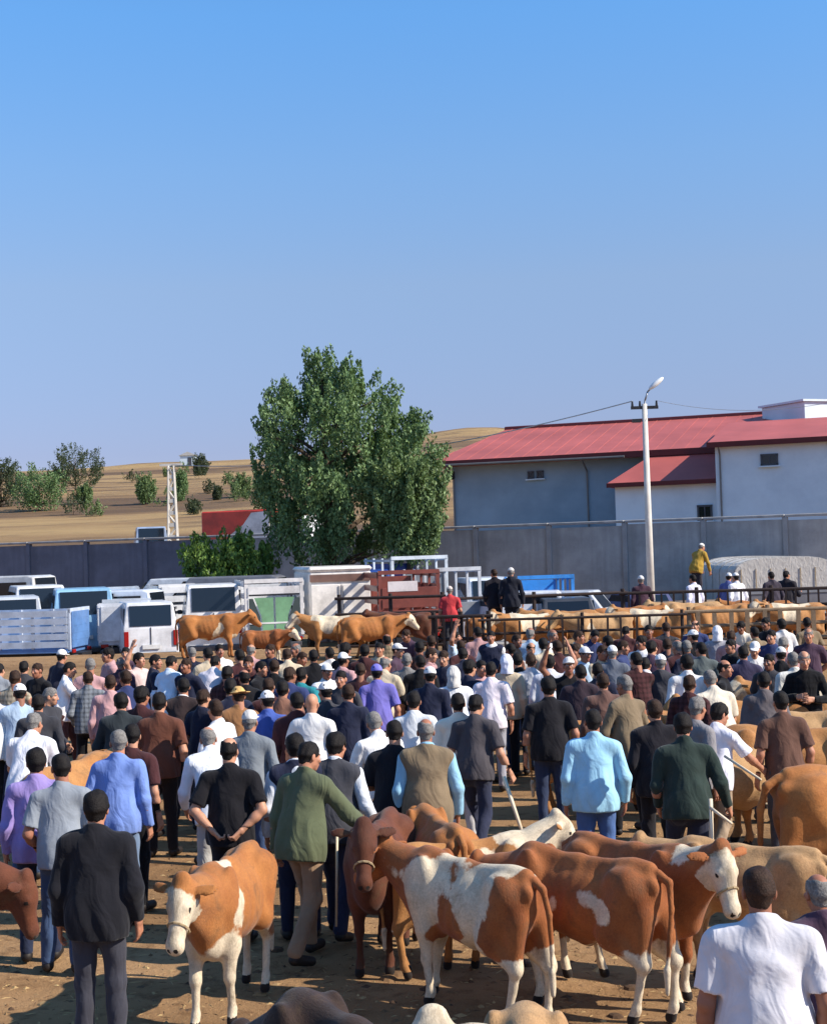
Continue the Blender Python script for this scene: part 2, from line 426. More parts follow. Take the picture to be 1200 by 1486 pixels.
# raised earth bank the far pens stand on
BZ = .7; BY0, BY1 = 29.6, 41.0
def bank_z(X, Y):
    t = np.clip((Y-BY0)/1.3, 0, 1)*np.clip((BY1+1-Y)/1.0, 0, 1)
    return -.1+(BZ+.1)*t*t*(3-2*t)+.012*vnoise(X*1.5, Y*1.5, 5, 3)*t
tag(sheet('earth_bank', np.arange(-32, 32.01, .25), np.arange(BY0, BY1+1.01, .25), bank_z, DIRT), kind='structure')
def hz(X, Y):
    t = np.clip((Y-98)/(330-98), 0, 1.0)
    base = 2.4+(t**.85)*(20.6+5.2*np.exp(-((X-14)/26)**2))
    far = np.clip((Y-330)/400, 0, 1)
    return base-far*10+.5*t*vnoise(X*.04, Y*.04, 21, 4)*2+.25*t*vnoise(X*.2, Y*.2, 22, 3)+.45*np.sin(Y*.12+.02*X)*t
HILL = tag(sheet('hill', np.linspace(-420, 420, 281), np.unique(np.concatenate([np.linspace(70, 340, 150), np.linspace(340, 900, 20)])), hz, hill_mat()), kind='structure')
def hill_at(px, py):                      # where a picture ray meets the hill
    r = ray(px, py); t = 72.0
    while t < 700:
        z = CAM_H+r.z/r.y*t
        if float(hz(np.array([r.x/r.y*t]), np.array([t]))[0]) > z: break
        t += 1
    return Vector((r.x/r.y*t, t, float(hz(np.array([r.x/r.y*t]), np.array([t]))[0])))

# trodden straw and dung crumbs on the yard
def crumbs():
    n = 7000; V = []; F = []
    for i in range(n):
        y = 7+11*rs.rand()**1.3; x = (rs.rand()*2-1)*(y*.29+.3); a = rs.rand()*3.14
        if i % 3: l, wd, h = .02+.05*rs.rand(), .003+.002*rs.rand(), .005
        else: l = .012+.03*rs.rand()**2; wd = l*(.5+.5*rs.rand()); h = .006+.014*rs.rand()
        z = float(yard_z(np.array([x]), np.array([y]))[0]); ca, sa = math.cos(a), math.sin(a); b = len(V)
        for u, v in ((-1, -1), (1, -1), (1, 1), (-1, 1)): V.append((x+u*l*ca-v*wd*sa, y+u*l*sa+v*wd*ca, z-.002))
        V.append((x, y, z+h)); F += [(b, b+1, b+4), (b+1, b+2, b+4), (b+2, b+3, b+4), (b+3, b, b+4)]
    for i in range(80):                  # dung pats
        y = 7.5+10*rs.rand(); x = (rs.rand()*2-1)*(y*.29+.3); R_ = .035+.05*rs.rand(); z = float(yard_z(np.array([x]), np.array([y]))[0]); b = len(V); hh = .012+.018*rs.rand()
        for ring, (fr, fz) in enumerate(((1, -.004), (.72, hh*.7), (.35, hh))):
            for q in range(9): a = q/9*6.283; w_ = R_*fr*(.8+.4*rs.rand()); V.append((x+w_*math.cos(a), y+w_*math.sin(a), z+fz))
        V.append((x, y, z+hh))
        for ring in (0, 1):
            for q in range(9): A, B_, C_, D_ = b+ring*9+q, b+ring*9+(q+1) % 9, b+ring*9+9+(q+1) % 9, b+ring*9+9+q; F += [(A, B_, C_), (A, C_, D_)]
        for q in range(9): F.append((b+18+q, b+18+(q+1) % 9, b+27))
    m, t, bb = nodes('crumbs'); g = N(t, 'ShaderNodeNewGeometry').outputs['Random Per Island']
    t.links.new(ramp(t, g, [(0, srgb(70, 50, 34)), (.5, srgb(128, 98, 66)), (1, srgb(190, 162, 112))]), bb.inputs['Base Color']); bb.inputs['Roughness'].default_value = .95
    tag(link('straw_and_dung', mesh_np('straw_and_dung', V, F, False), None, m), 'straw bits and dung crumbs trodden into the dirt', 'litter', None, 'stuff')
crumbs()

# ------------------------------------------------------------------ trees
def leaves_mesh(name, centers, radii, per, size, seed, up=.3, spray=None):
    r = np.random.RandomState(seed); V = []
    n = len(centers)*per
    C = np.repeat(np.asarray(centers, float), per, 0); Rr = np.repeat(np.asarray(radii, float), per, 0)
    d = r.normal(size=(n, 3)); d /= np.linalg.norm(d, axis=1)[:, None]
    p = C+d*Rr*(r.rand(n, 1)**.5)
    if spray is not None:
        k_ = (r.rand(n, 1)**1.4)*1.9; p = C+d*Rr*(1.0-.38*k_)*.75+np.repeat(spray, per, 0)*k_*Rr[:, :1]*1.25
    a = r.normal(size=(n, 3)); a[:, 2] += up*2; a /= np.linalg.norm(a, axis=1)[:, None]
    b = np.cross(a, r.normal(size=(n, 3))); b /= np.linalg.norm(b, axis=1)[:, None]
    s = size*(.6+.8*r.rand(n, 1)); l = a*s; wd = b*s*.5
    nn = np.cross(a, b)*s*.12
    V = np.stack([p-l, p+wd*1.0+nn, p+l, p-wd+nn], 1).reshape(-1, 3)
    F = np.arange(n*4).reshape(n, 4)
    return mesh_np(name, V, F, False)
def limb_mesh(name, segs, mat, parent):
    mb = MB()
    for a, b, r1, r2 in segs: mb.bar(a, b, r1, r2, 8)
    return mb.build(name, mat, parent, None, True)
BARK = plain('bark', (84, 70, 56), .95, 0, .3, 6, .6)
def tree(loc, env, nclump, per, size, cr, mats, label, seed, trunk_h, trunk_r, name='tree', group=None, up=.6, depth=1.0, cat='tree', rz=1.6):
    """env: list of (z, left, right) half widths of the crown outline"""
    r = np.random.RandomState(seed); root = empty(name, loc)
    zs = [e[0] for e in env]; cs = []; rad = []
    k = 0
    while len(cs) < nclump and k < nclump*30:
        k += 1; z = zs[0]+(zs[-1]-zs[0])*r.rand(); l = np.interp(z, zs, [e[1] for e in env]); rr = np.interp(z, zs, [e[2] for e in env])
        c, h = (l+rr)/2, (rr-l)/2
        if r.rand() > h/max((e[2]-e[1])/2 for e in env)+.05: continue
        q = (.35+.65*r.rand()**.5) if r.rand() < .8 else r.rand(); a = r.rand()*6.283; h = max(h-cr*.55, .05)
        cs.append((c+h*q*math.cos(a), depth*h*q*math.sin(a), z)); f = .65+.7*r.rand(); rad.append((cr*f, cr*f, cr*f*rz))
    segs = [((0, 0, -.1), (0, 0, trunk_h), trunk_r, trunk_r*.75)]
    zt = zs[-1]; segs.append(((0, 0, trunk_h), ((env[-1][1]+env[-1][2])/2, 0, zt-.3), trunk_r*.75, .03))
    for i in range(min(26, nclump//5)):
        c = Vector(cs[r.randint(len(cs))]); z0 = max(trunk_h*.8, min(c.z-.4, c.z-.45*math.hypot(c.x, c.y)-.2)); f = max(0, (z0-trunk_h)/(zt-trunk_h))
        st = Vector(((env[-1][1]+env[-1][2])/2*f, 0, max(z0, trunk_h*.8))); md = st.lerp(c, .5)+Vector((0, 0, .15))
        segs += [(st, md, trunk_r*.4*(1-f*.6), trunk_r*.25*(1-f*.6)), (md, c, trunk_r*.25*(1-f*.6), .015)]
    limb_mesh('trunk', segs, BARK, root)
    ca = np.array(cs); dirs = np.stack([ca[:, 0]*.22, ca[:, 1]*.22, np.full(len(ca), .9)], 1)+r.normal(size=(len(ca), 3))*.25; dirs /= np.linalg.norm(dirs, axis=1)[:, None]
    link('crown', leaves_mesh('crown', cs, rad, per, size, seed, up, dirs), root, mats)
    return tag(root, label, cat, group)
LEAF_A = leaf_mat((60, 86, 54), (132, 160, 104)); LEAF_B = leaf_mat((70, 92, 56), (130, 152, 98)); LEAF_C = leaf_mat((44, 56, 44), (84, 94, 66)); LEAF_D = leaf_mat((62, 88, 40), (130, 158, 74))
# great elm in front of the yard wall: crown outline read off the photograph at its own distance
def env_from(rows, d, cx, z_off=0):
    out = []
    for y, x0, x1 in rows:
        a = P(x0, y, d); b = P(x1, y, d); out.append((a.z-z_off, a.x-cx, b.x-cx))
    return sorted(out)
TD = 57.0; tx = P(478, 760, TD).x
e1 = env_from([(528, 458, 474), (548, 438, 496), (580, 408, 558), (618, 370, 604), (650, 364, 634), (690, 366, 640), (730, 376, 630), (768, 382, 600), (800, 388, 575), (822, 410, 545)], TD, tx)
tree((tx, TD, 0), e1, 330, 190, .074, .40, LEAF_A, 'tall spreading elm tree with a pointed crown before the yard wall', 11, 2.9, .34, 'elm_tree', up=.9, depth=.8, rz=1.9)
t2 = P(592, 780, 55).x
e2 = env_from([(690, 565, 630), (704, 530, 644), (740, 520, 648), (780, 548, 642), (812, 562, 630)], 55, t2)
tree((t2, 55, 0), e2, 160, 180, .072, .36, LEAF_B, 'lighter green leafy tree leaning against the tall elm', 12, 1.9, .2, 'leafy_tree', up=.7, depth=.8, rz=1.5)
t3 = P(330, 820, 56).x
e3 = env_from([(800, 285, 350), (812, 270, 385), (826, 266, 398), (850, 262, 402), (875, 270, 395)], 56, t3)
tree((t3, 56, 0), e3, 110, 120, .085, .3, LEAF_D, 'bright green bush growing along the dark yard wall', 13, .8, .09, 'bush', up=1.1, depth=.45, cat='bush', rz=2.2)
hill_trees = [(110, 712, 92, 64, 'wide dark green tree on the dry hillside near the ridge'), (58, 742, 86, 68, 'dark bushy tree low on the slope left of the pale mast'),
              (212, 732, 34, 42, 'small olive tree beside the pale mast on the slope'), (262, 728, 26, 44, 'narrow dark tree just behind the pale mast'),
              (291, 690, 28, 30, 'small round dark tree up on the hill by a white hut'), (350, 722, 34, 32, 'low olive bush on the slope next to the elm'),
              (315, 726, 18, 18, 'tiny scrubby bush alone on the dry slope'), (122, 732, 32, 26, 'scrubby olive bush under the wide hillside tree'),
              (2, 736, 80, 70, 'dark tree at the far end of the slope above the wall'), (385, 740, 46, 50, 'brownish bushy tree on the slope half hidden by the elm'),
              (166, 672, 12, 8, 'speck of a bush on the ridge line of the dry hill')]
for i, (px, py, wpx, hpx, lab) in enumerate(hill_trees):
    g = hill_at(px, py); s_ = FPX/g.y; hw = wpx/2/s_*.9; hh = hpx/s_*.8
    ev = [(hh*.02, -hw*.6, hw*.6), (hh*.12, -hw*.8, hw*.75), (hh*.35, -hw, hw*.95), (hh*.65, -hw*.9, hw), (hh*.9, -hw*.5, hw*.55), (hh, -hw*.2, hw*.2)]
    tree(g, ev, 70, 90, .010*hh+.07, .15*hh+.08, (LEAF_C, LEAF_A)[i % 2] if i not in (2, 5, 7) else LEAF_B, lab, 40+i, hh*.15, .03*hh, 'hillside_tree' if hpx > 28 else 'hillside_bush', 'trees on the dry hill', up=.4, depth=.9, cat='tree' if hpx > 28 else 'bush', rz=1.0)

sr = random.Random(5)
for i in range(16):                       # loose scrub dotted over the slope
    px, py = sr.uniform(40, 365), sr.uniform(684, 752); g = hill_at(px, py); hh = sr.uniform(.7, 1.7); hw = hh*sr.uniform(.7, 1.2)
    tree(g, [(hh*.02, -hw*.8, hw*.8), (hh*.5, -hw, hw), (hh, -hw*.3, hw*.3)], 16, 60, .085, .3, LEAF_C if i % 2 else LEAF_B, 'scrubby low bush scattered on the dry hillside', 80+i, hh*.2, .03, 'scrub_bush', 'scrub on the dry hill', up=.4, depth=.9, cat='bush', rz=1.0)
# ------------------------------------------------------------------ yard wall
TH = math.radians(-21)                    # the right-hand end stands nearer
class Frame:
    def __init__(s, px, py, d, th=TH):
        s.o = P(px, py, d); s.o.z = 0; s.th = th; s.u = Vector((math.cos(th), math.sin(th), 0)); s.n = Vector((-math.sin(th), math.cos(th), 0))
    def hit(s, px, py, v=0):              # picture ray on the plane v behind the front: (u, z)
        r = ray(px, py); o = s.o+s.n*v
        t = ((o-Vector((0, 0, 0))).dot(s.n))/Vector((r.x, r.y, 0)).dot(s.n)
        p = Vector((r.x*t, r.y*t, CAM_H+r.z*t)); return ((p-o).dot(s.u), p.z)
WF = Frame(600, 771, 62)
wall = empty('yard_wall', WF.o, TH)
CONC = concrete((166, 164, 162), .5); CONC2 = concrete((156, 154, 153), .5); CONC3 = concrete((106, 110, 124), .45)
u0 = WF.hit(-40, 790)[0]-3; u1 = WF.hit(1240, 770)[0]+4; pw = 3.05; WT = 4.02
pan = MB().box((0, 0, WT/2-.03), (pw-.19, .16, WT-.06), None, .012); post = MB().box((0, -.02, WT/2), (.2, .26, WT), None, .02); cop = MB().box((0, -.01, .05), (pw-.03, .32, .1), None, .02)
k = 0; u = u0
pm = {}
def shared(mb, name, mat):
    o = mb.build(name, mat); return o
while u < u1:
    for nm, mb, off, z, mt in (('wall_panel', pan, pw/2, 0, CONC), ('wall_post', post, 0, 0, CONC2), ('coping_slab', cop, pw/2, WT+.003, CONC)):
        if nm not in pm: o = mb.build(nm, mt, wall); pm[nm] = o.data
        else: o = link(nm, pm[nm], wall, mt)
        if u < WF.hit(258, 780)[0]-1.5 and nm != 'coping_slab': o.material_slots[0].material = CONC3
        o.location = (u+off, 0, z+(.03*math.sin(k*2.7)-.03 if nm == 'wall_panel' else 0)); k += 1
    u += pw
tag(wall, 'long grey concrete panel wall along the back of the cattle yard', 'wall')

# ------------------------------------------------------------------ red-roofed hall behind the wall
BF = Frame(850, 760, 86)
hall = empty('red_roofed_hall', BF.o, TH)
GREYW = plain('grey_plaster', (138, 160, 176), .9, 0, .12, .6, .2, .2, 0, (126, 148, 164)); WHITEW = plain('white_plaster', (212, 226, 234), .9, 0, .06, .5, .2, .2, 0, (194, 208, 218))
def roof_mat():
    m, t, b = nodes('red_sheet_roof'); co = obco(t); c = srgb(176, 90, 82)
    cc = ramp(t, noise(t, co, .35, 7, .6), [(.3, sc(c, .78)), (.7, sc(c, 1.12))]); t.links.new(cc, b.inputs['Base Color'])
    b.inputs['Roughness'].default_value = .6
    return m
ROOF = roof_mat(); TRIM = plain('dark_red_trim', (92, 34, 34), .6)
uL, zE = BF.hit(640, 666); uR = BF.hit(1300, 650)[0]; zE = 8.3
ridge_v = 9.0; zR = BF.hit(850, 616, ridge_v)[1]; uRidge = BF.hit(735, 619, ridge_v)[0]
MB().box(((uL+uR)/2, ridge_v, zE/2), (uR-uL-1.0, ridge_v*2-1.0, zE)).build('wall', GREYW, hall)
def rp(u, v, z): return (u, v, z)
rm = MB(); e = .55
a, b_, c_, d_ = (uL-e, -e, zE), (uR+e, -e, zE), (uR+e, 2*ridge_v+e, zE), (uL-e, 2*ridge_v+e, zE)
r1, r2 = (uRidge, ridge_v, zR), (uR+e, ridge_v, zR)
lo = [(p[0], p[1], p[2]-.28) for p in (a, b_, c_, d_)]
rm.add([a, b_, c_, d_, r1, r2]+lo, [(0, 1, 5, 4), (2, 3, 4, 5), (3, 0, 4), (1, 2, 5), (0, 6, 7, 1), (1, 7, 8, 2), (2, 8, 9, 3), (3, 9, 6, 0), (6, 9, 8, 7)])
roof = rm.build('roof', ROOF, hall)
seams = MB(); q = uL
while q < uR:                             # standing seams up the front slope
    f = 1.0 if q > uRidge else max(0.02, (q-(uL-e))/(uRidge-uL+e))
    pa = Vector((q, -e+.02, zE+.012)); pb = Vector((q, -e+(ridge_v+e)*f, zE+(zR-zE)*f+.012)); seams.bar(pa, pb, .012, .012, 4); q += .85
tag(seams.build('roof_seam', ROOF, roof), kind='stuff')
MB().box(((uL+uR)/2, -e-.05, zE-.14), (uR-uL+2*e, .1, .34)).build('fascia', TRIM, hall)
MB().bar((uRidge-.1, ridge_v, zR+.02), (uR+e, ridge_v, zR+.02), .16, .16, 6).build('ridge_cap', TRIM, hall)
# tall white block at the right
vB = -4.0; uB0, zB = BF.hit(1037, 642, vB); zB -= .05
MB().box(((uB0+uR)/2, vB/2+.2, zB/2), (uR-uB0, -vB+.4, zB)).build('white_block', WHITEW, hall)
br = MB().add([(uB0-.35, vB-.4, zB), (uR+.3, vB-.4, zB), (uR+.3, 3.0, zR*.5+zE*.5+.35), (uB0-.35, 3.0, zR*.5+zE*.5+.35)]+[(uB0-.35, vB-.4, zB-.2), (uR+.3, vB-.4, zB-.2), (uR+.3, 3.0, zE+.3), (uB0-.35, 3.0, zE+.3)],
              [(0, 1, 2, 3), (4, 7, 6, 5), (0, 4, 5, 1), (1, 5, 6, 2), (3, 2, 6, 7), (0, 3, 7, 4)])
br.build('block_roof', ROOF, hall)
MB().box(((uB0+uR)/2, vB-.46, zB-.1), (uR-uB0+.7, .1, .28)).build('fascia', TRIM, hall)
# low annex with its own lean-to roof
vA = -3.2; uA0, zA = BF.hit(892, 702, vA); uA1 = uB0
MB().box(((uA0+uA1)/2, vA/2, zA/2), (uA1-uA0, -vA, zA)).build('annex_wall', WHITEW, hall)
zt_ = BF.hit(980, 659, -.4)[1]; uT = BF.hit(945, 665, -.4)[0]
ar = MB().add([(uA0-.35, vA-.4, zA), (uA1-.02, vA-.4, zA), (uA1-.02, -.4, zt_), (uT, -.4, zt_), (uA0-.35, -.4, zA), (uA0-.35, vA-.4, zA-.2), (uA1-.02, vA-.4, zA-.2), (uA1-.02, -.4, zA-.2), (uA0-.35, -.4, zA-.2)],
              [(0, 1, 2, 3), (0, 3, 4), (0, 5, 6, 1), (1, 6, 7, 2), (2, 7, 8, 4, 3), (4, 8, 5, 0), (5, 8, 7, 6)])
ar.build('annex_roof', ROOF, hall)
MB().box(((uA0+uA1)/2-.2, vA-.45, zA-.1), (uA1-uA0+.3, .1, .24)).build('fascia', TRIM, hall)
FR = plain('window_frame', (70, 72, 78), .5)
def window(x0, y0, x1, y1, v):
    a0, za = BF.hit(x0, y0, v); a1, zb = BF.hit(x1, y1, v); wd, h = a1-a0, za-zb; c = ((a0+a1)/2, (za+zb)/2)
    wn = MB().box((c[0], v-.03, za-.05), (wd+.12, .12, .1)).box((c[0], v-.03, zb+.05), (wd+.12, .12, .1)).box((a0, v-.03, c[1]), (.1, .12, h-.1)).box((a1, v-.03, c[1]), (.1, .12, h-.1)).box((c[0], v-.03, c[1]), (.06, .1, h-.1)).build('window', FR, hall)
    MB().box((c[0], v-.01, c[1]), (wd-.02, .05, h-.02)).build('pane', glass_mat(), wn)
    MB().box((c[0], v-.1, zb-.04), (wd+.3, .24, .07)).build('sill', WHITEW, wn)
window(1105, 659, 1128, 675, vB); window(1013, 733, 1033, 755, vA); window(767, 684, 774, 695, .5); window(780, 683, 788, 694, .5)
a0, za = BF.hit(655, 690, .5); MB().box((a0, .2, za), (.45, .6, .5), None, .05).build('vent_box', plain('dark_metal', (38, 38, 42), .5), hall)
# white stair house standing on the roof
q0, zq = BF.hit(1119, 588, 6.0); zq2 = zE+(zR-zE)*.55
SH = Matrix.Translation((q0+2.2, 7.6, 0)) @ Matrix.Rotation(math.radians(44), 4, 'Z')
MB().box((0, 0, (zq+zq2)/2), (4.4, 4.0, zq-zq2), None, .05).build('stair_house', WHITEW, hall, SH)
MB().box((0, 0, zq+.06), (4.7, 4.3, .12)).build('stair_house_slab', WHITEW, hall, SH)
tag(hall, 'long hall with a red sheet roof, grey wall and white annexes', 'building')
GUT = plain('gutter', (120, 118, 116), .5, .4)
MB().bar((uL-e, -e-.16, zE-.22), (uA0, -e-.16, zE-.26), .07, .07, 8).build('gutter', GUT, hall)
for uu in (uL+.6, uL+(uA0-uL)*.78): MB().tube([(uu, -e-.14, zE-.3), (uu, .4, zE-.9), (uu, .42, .1)], .05, 8).build('downpipe', GUT, hall)
MB().tube([(uB0+.25, vB-.45, zB-.2), (uB0+.25, vB-.08, zB-.6), (uB0+.25, vB-.08, .1)], .05, 8).build('downpipe', GUT, hall)
# small white hut on the hill
g = hill_at(274, 676); hut = empty('hut', g)
MB().box((0, 0, 1.0), (3.2, 2.5, 2.2)).build('wall', WHITEW, hut); MB().prism([(-1.9, 2.1), (1.9, 2.1), (0, 2.9)], -1.5, 1.5).build('roof', plain('tin', (190, 188, 182), .5), hut)
MB().box((.4, -1.27, .85), (.8, .06, 1.7)).build('door', FR, hut)
tag(hut, 'tiny white hut high on the dry hill', 'hut')

# ------------------------------------------------------------------ poles and cables
POLE = plain('pole_concrete', (206, 200, 190), .85, 0, .15, 3, .3); STEEL = plain('galvanised', (150, 152, 155), .4, .6, .15, 5, .1); DARKM = plain('dark_metal', (38, 38, 42), .5)
pb = P(944, 842, 50); top = P(934, 586, 50).z
pole = empty('lamp_pole', (pb.x, pb.y, 0))
MB().bar((0, 0, -.1), (0, 0, top), .14, .085, 14).build('shaft', POLE, pole, None, True)
MB().box((0, 0, top-.12), (.9, .08, .1)).build('crossarm', DARKM, pole)
for xx in (-.4, -.15, .4): MB().bar((xx, 0, top-.08), (xx, 0, top+.1), .045, .03, 8).build('insulator', DARKM, pole)
MB().box((-.28, 0, top-.55), (.28, .1, .12)).build('bracket', DARKM, pole)
la = MB().tube([(0, 0, top-.4), (.02, 0, top+.1), (.12, 0, top+.4), (.22, -.02, top+.5)], .03, 8).build('lamp_arm', STEEL, pole, None, True)
hd = SDF((-.45, -.25, -.25), (.45, .25, .25), .03); hd.ell((0, 0, 0), (.32, .13, .09)); Vh, Fh = hd.mesh()
link('lamp_head', mesh_np('lamp_head', Vh, Fh), pole, plain('white_enamel', (235, 235, 232), .35), Matrix.Translation((.4, -.05, top+.66)) @ Matrix.Rotation(math.radians(-38), 4, 'Y'))
tag(pole, 'tall concrete lamp pole with a white lamp head above the pens', 'lamp pole')
mb_ = P(251, 776, 74); mt_ = P(247, 676, 74); gz = float(hz(np.array([mb_.x]), np.array([74.]))[0])
mast = empty('lattice_mast', (mb_.x, 74, gz)); H_ = mt_.z-gz
for sx in (-1, 1):
    for sy in (-1, 1): MB().bar((sx*.26, sy*.2, -.1), (sx*.13, sy*.12, H_), .05, .04, 6).build('leg', POLE, mast)
n_ = 9
for i in range(n_):
    z0, z1 = H_*i/n_, H_*(i+1)/n_; w0 = .26-.13*i/n_; w1 = .26-.13*(i+1)/n_
    for sy in (-1, 1):
        s2 = 1 if i % 2 else -1
        MB().bar((-s2*w0, sy*.2*w0/.26, z0), (s2*w1, sy*.2*w1/.26, z1), .035, .035, 5).build('brace', POLE, mast)
        MB().box((0, sy*.19*w0/.26, z0+.05), (w0*2-.06, .06, .18)).build('batten', POLE, mast)
MB().box((0, 0, H_+.05), (1.1, .12, .12)).build('crossarm', POLE, mast)
tag(mast, 'pale lattice power mast standing behind the dark wall', 'mast')
def cable(a, b, sag, label, r=.018):
    a, b = Vector(a), Vector(b); pts = []
    for i in range(25):
        t = i/24; p = a.lerp(b, t); p.z -= sag*4*t*(1-t); pts.append(p)
    tag(MB().tube(pts, r, 5).build('power_cable', plain('cable', (176, 176, 172), .6)), label, 'cable')
cable((mb_.x, 74, mt_.z+.05), (pb.x-.4, 50, top+.1), .75, 'power cable strung from the pale mast past the elm to the lamp pole', .02)
cable((pb.x+.4, 50, top+.1), P(1300, 560, 44), .5, 'power cable leaving the lamp pole over the red roof', .008)
# ------------------------------------------------------------------ people
def join(parts):
    V = []; F = []; n = 0
    for v, f in parts: V.append(v); F.append(f+n); n += len(v)
    return np.concatenate(V), np.concatenate(F)
def xform(v, M): 
    M = np.array(M); return (v @ M[:3, :3].T+M[:3, 3]).astype(np.float32)
HEADC = {}
def head_geo(res):
    if res in HEADC: return HEADC[res]
    s = SDF((-.11, -.13, -.2), (.11, .15, .15), res)
    s.ell((0, -.012, .035), (.072, .092, .088), .03); s.ell((0, .028, -.04), (.058, .066, .076), .03)
    s.cap((0, .062, -.095), (0, .055, -.09), .024, None, .03)
    s.cap((0, -.03, -.04), (0, -.035, -.2), .054, .058, .03)
    s.cap((-.03, .078, .022), (.03, .078, .022), .012, None, .012)
    for x in (-1, 1):
        s.ell((x*.03, .098, .002), (.016, .014, .011), .012, None, 's')
        s.ell((x*.042, .066, -.022), (.02, .018, .018), .02)
        s.ell((x*.03, .078, .003), (.0125, .0125, .0105), .004)
        s.ell((x*.074, -.008, -.008), (.012, .022, .033), .006, Matrix.Rotation(x*.35, 3, 'Z'))
    s.cap((0, .09, .012), (0, .108, -.03), .009, .0145, .012); s.cap((-.012, .098, -.034), (.012, .098, -.034), .009, None, .008)
    s.cap((-.02, .086, -.062), (.02, .086, -.062), .0085, None, .008); s.cap((-.016, .084, -.076), (.016, .084, -.076), .009, None, .008)
    V, F = s.mesh()
    col = np.zeros((len(V), 4), np.float32); col[:, 3] = 1
    fr = V[:, 1] > .05
    lip = fr & (np.abs(V[:, 0]) < .026) & (V[:, 2] > -.085) & (V[:, 2] < -.055); col[lip, 1] = .8
    eye = fr & (((np.abs(np.abs(V[:, 0])-.03)/.012)**2+((V[:, 2]-.003)/.008)**2) < 1); col[eye, 2] = .8
    iris = eye & (np.abs(np.abs(V[:, 0])-.03) < .006); col[iris, 2] = 0; col[iris, 0] = 1
    brow = fr & (np.abs(np.abs(V[:, 0])-.032) < .02) & (np.abs(V[:, 2]-.026) < .007); col[brow, 0] = .85
    HEADC[res] = (V, F, col); return HEADC[res]
HAIRC = {}
def hair_geo(style):
    if style in HAIRC: return HAIRC[style]
    r = .0065; s = SDF((-.13, -.17, -.16), (.13, .2, .2), r)
    if style in ('short', 'thick', 'balding', 'long'):
        g = {'short': .007, 'thick': .017, 'balding': .005, 'long': .02}[style]
        s.ell((0, -.012, .035), (.072+g, .092+g, .088+g), .02)
        s.cap((0, -.045, 0), (0, -.046, -.05), .054+g*.5, .044+g*.4, .03)
        s.ell((0, .085, -.04), (.09, .075, .085), .012, None, 's')          # open face
        s.ell((0, .07, -.09), (.1, .075, .075), .012, None, 's')
        for x in (-1, 1): s.ell((x*.085, -.0, -.02), (.034, .03, .046), .008, None, 's')
        if style == 'balding': s.ell((0, .015, .115), (.066, .1, .06), .02, None, 's')
        X, Y, Z = s.xyz(); s.D = np.maximum(s.D, ((Y+.05)*.33-(Z+.066)*.94+.006*np.sin(X*70+1)+.004*np.sin(X*150+Y*60)).astype(np.float32)); s.wrinkle(.006, 48, 5)
    elif style == 'skullcap':
        s.ell((0, -.012, .042), (.083, .1, .094), .02); s.plane((0, 0, .042), (0, -.15, -1)); s.wrinkle(.0015, 50, 6)
    elif style in ('cap', 'hat'):
        s.ell((0, -.012, .04), (.083, .102, .095), .02); s.plane((0, 0, .035), (0, 0, -1))
        if style == 'cap': s.ell((0, .1, .04), (.07, .085, .012), .012)
        else: s.ell((0, -.01, .045), (.16, .175, .012), .02); s.ell((0, -.01, .17), (.03, .07, .03), .03, None, 's')
        s.plane((0, 0, .022), (0, 0, -1)); s.wrinkle(.002, 30, 6)
    elif style == 'scarf':
        s.ell((0, -.012, .03), (.09, .11, .11), .02); s.cap((0, -.05, -.02), (0, -.06, -.14), .085, .1, .04); s.ell((0, .1, -.03), (.065, .09, .09), .02, None, 's'); s.wrinkle(.005, 40, 4)
    V, F = s.mesh(); me = mesh_np('hair', V, F); HAIRC[style] = me; return me
HANDC = {}
def hand_geo(pose, res):
    if (pose, res) in HANDC: return HANDC[pose, res]
    c = {'relax': .45, 'grip': 1.25, 'flat': .15}[pose]
    s = SDF((-.07, -.05, -.06), (.085, .13, .22), res)
    for x in (-.026, -.009, .009, .026): s.cap((x*.75, 0, -.005), (x, 0, .082), .0155, .0135, .012)
    s.cap((0, 0, -.06), (0, 0, 0), .026, .024, .015)
    for x, L, dx in ((.033, .066, .006), (.0115, .076, .002), (-.0105, .071, -.003), (-.031, .056, -.009)):
        a = np.array([x, 0, .083]); d1 = np.array([dx/L*1.2, math.sin(c*.55), math.cos(c*.55)]); d2 = np.array([dx/L, math.sin(c*1.35), math.cos(c*1.35)]); d3 = np.array([0, math.sin(c*1.9), math.cos(c*1.9)])
        b = a+d1*L*.45; e = b+d2*L*.32; g = e+d3*L*.25
        s.cap(a, b, .0092, .0086, .004); s.cap(b, e, .0086, .008, .003); s.cap(e, g, .008, .007, .003)
    a = np.array([.02, .006, .022]); b = np.array([.047, .02, .05]); e = np.array([.05, .03+.02*c, .08]); s.cap(a, b, .0135, .011, .008); s.cap(b, e, .0105, .0085, .004)
    HANDC[pose, res] = s.mesh(); return HANDC[pose, res]

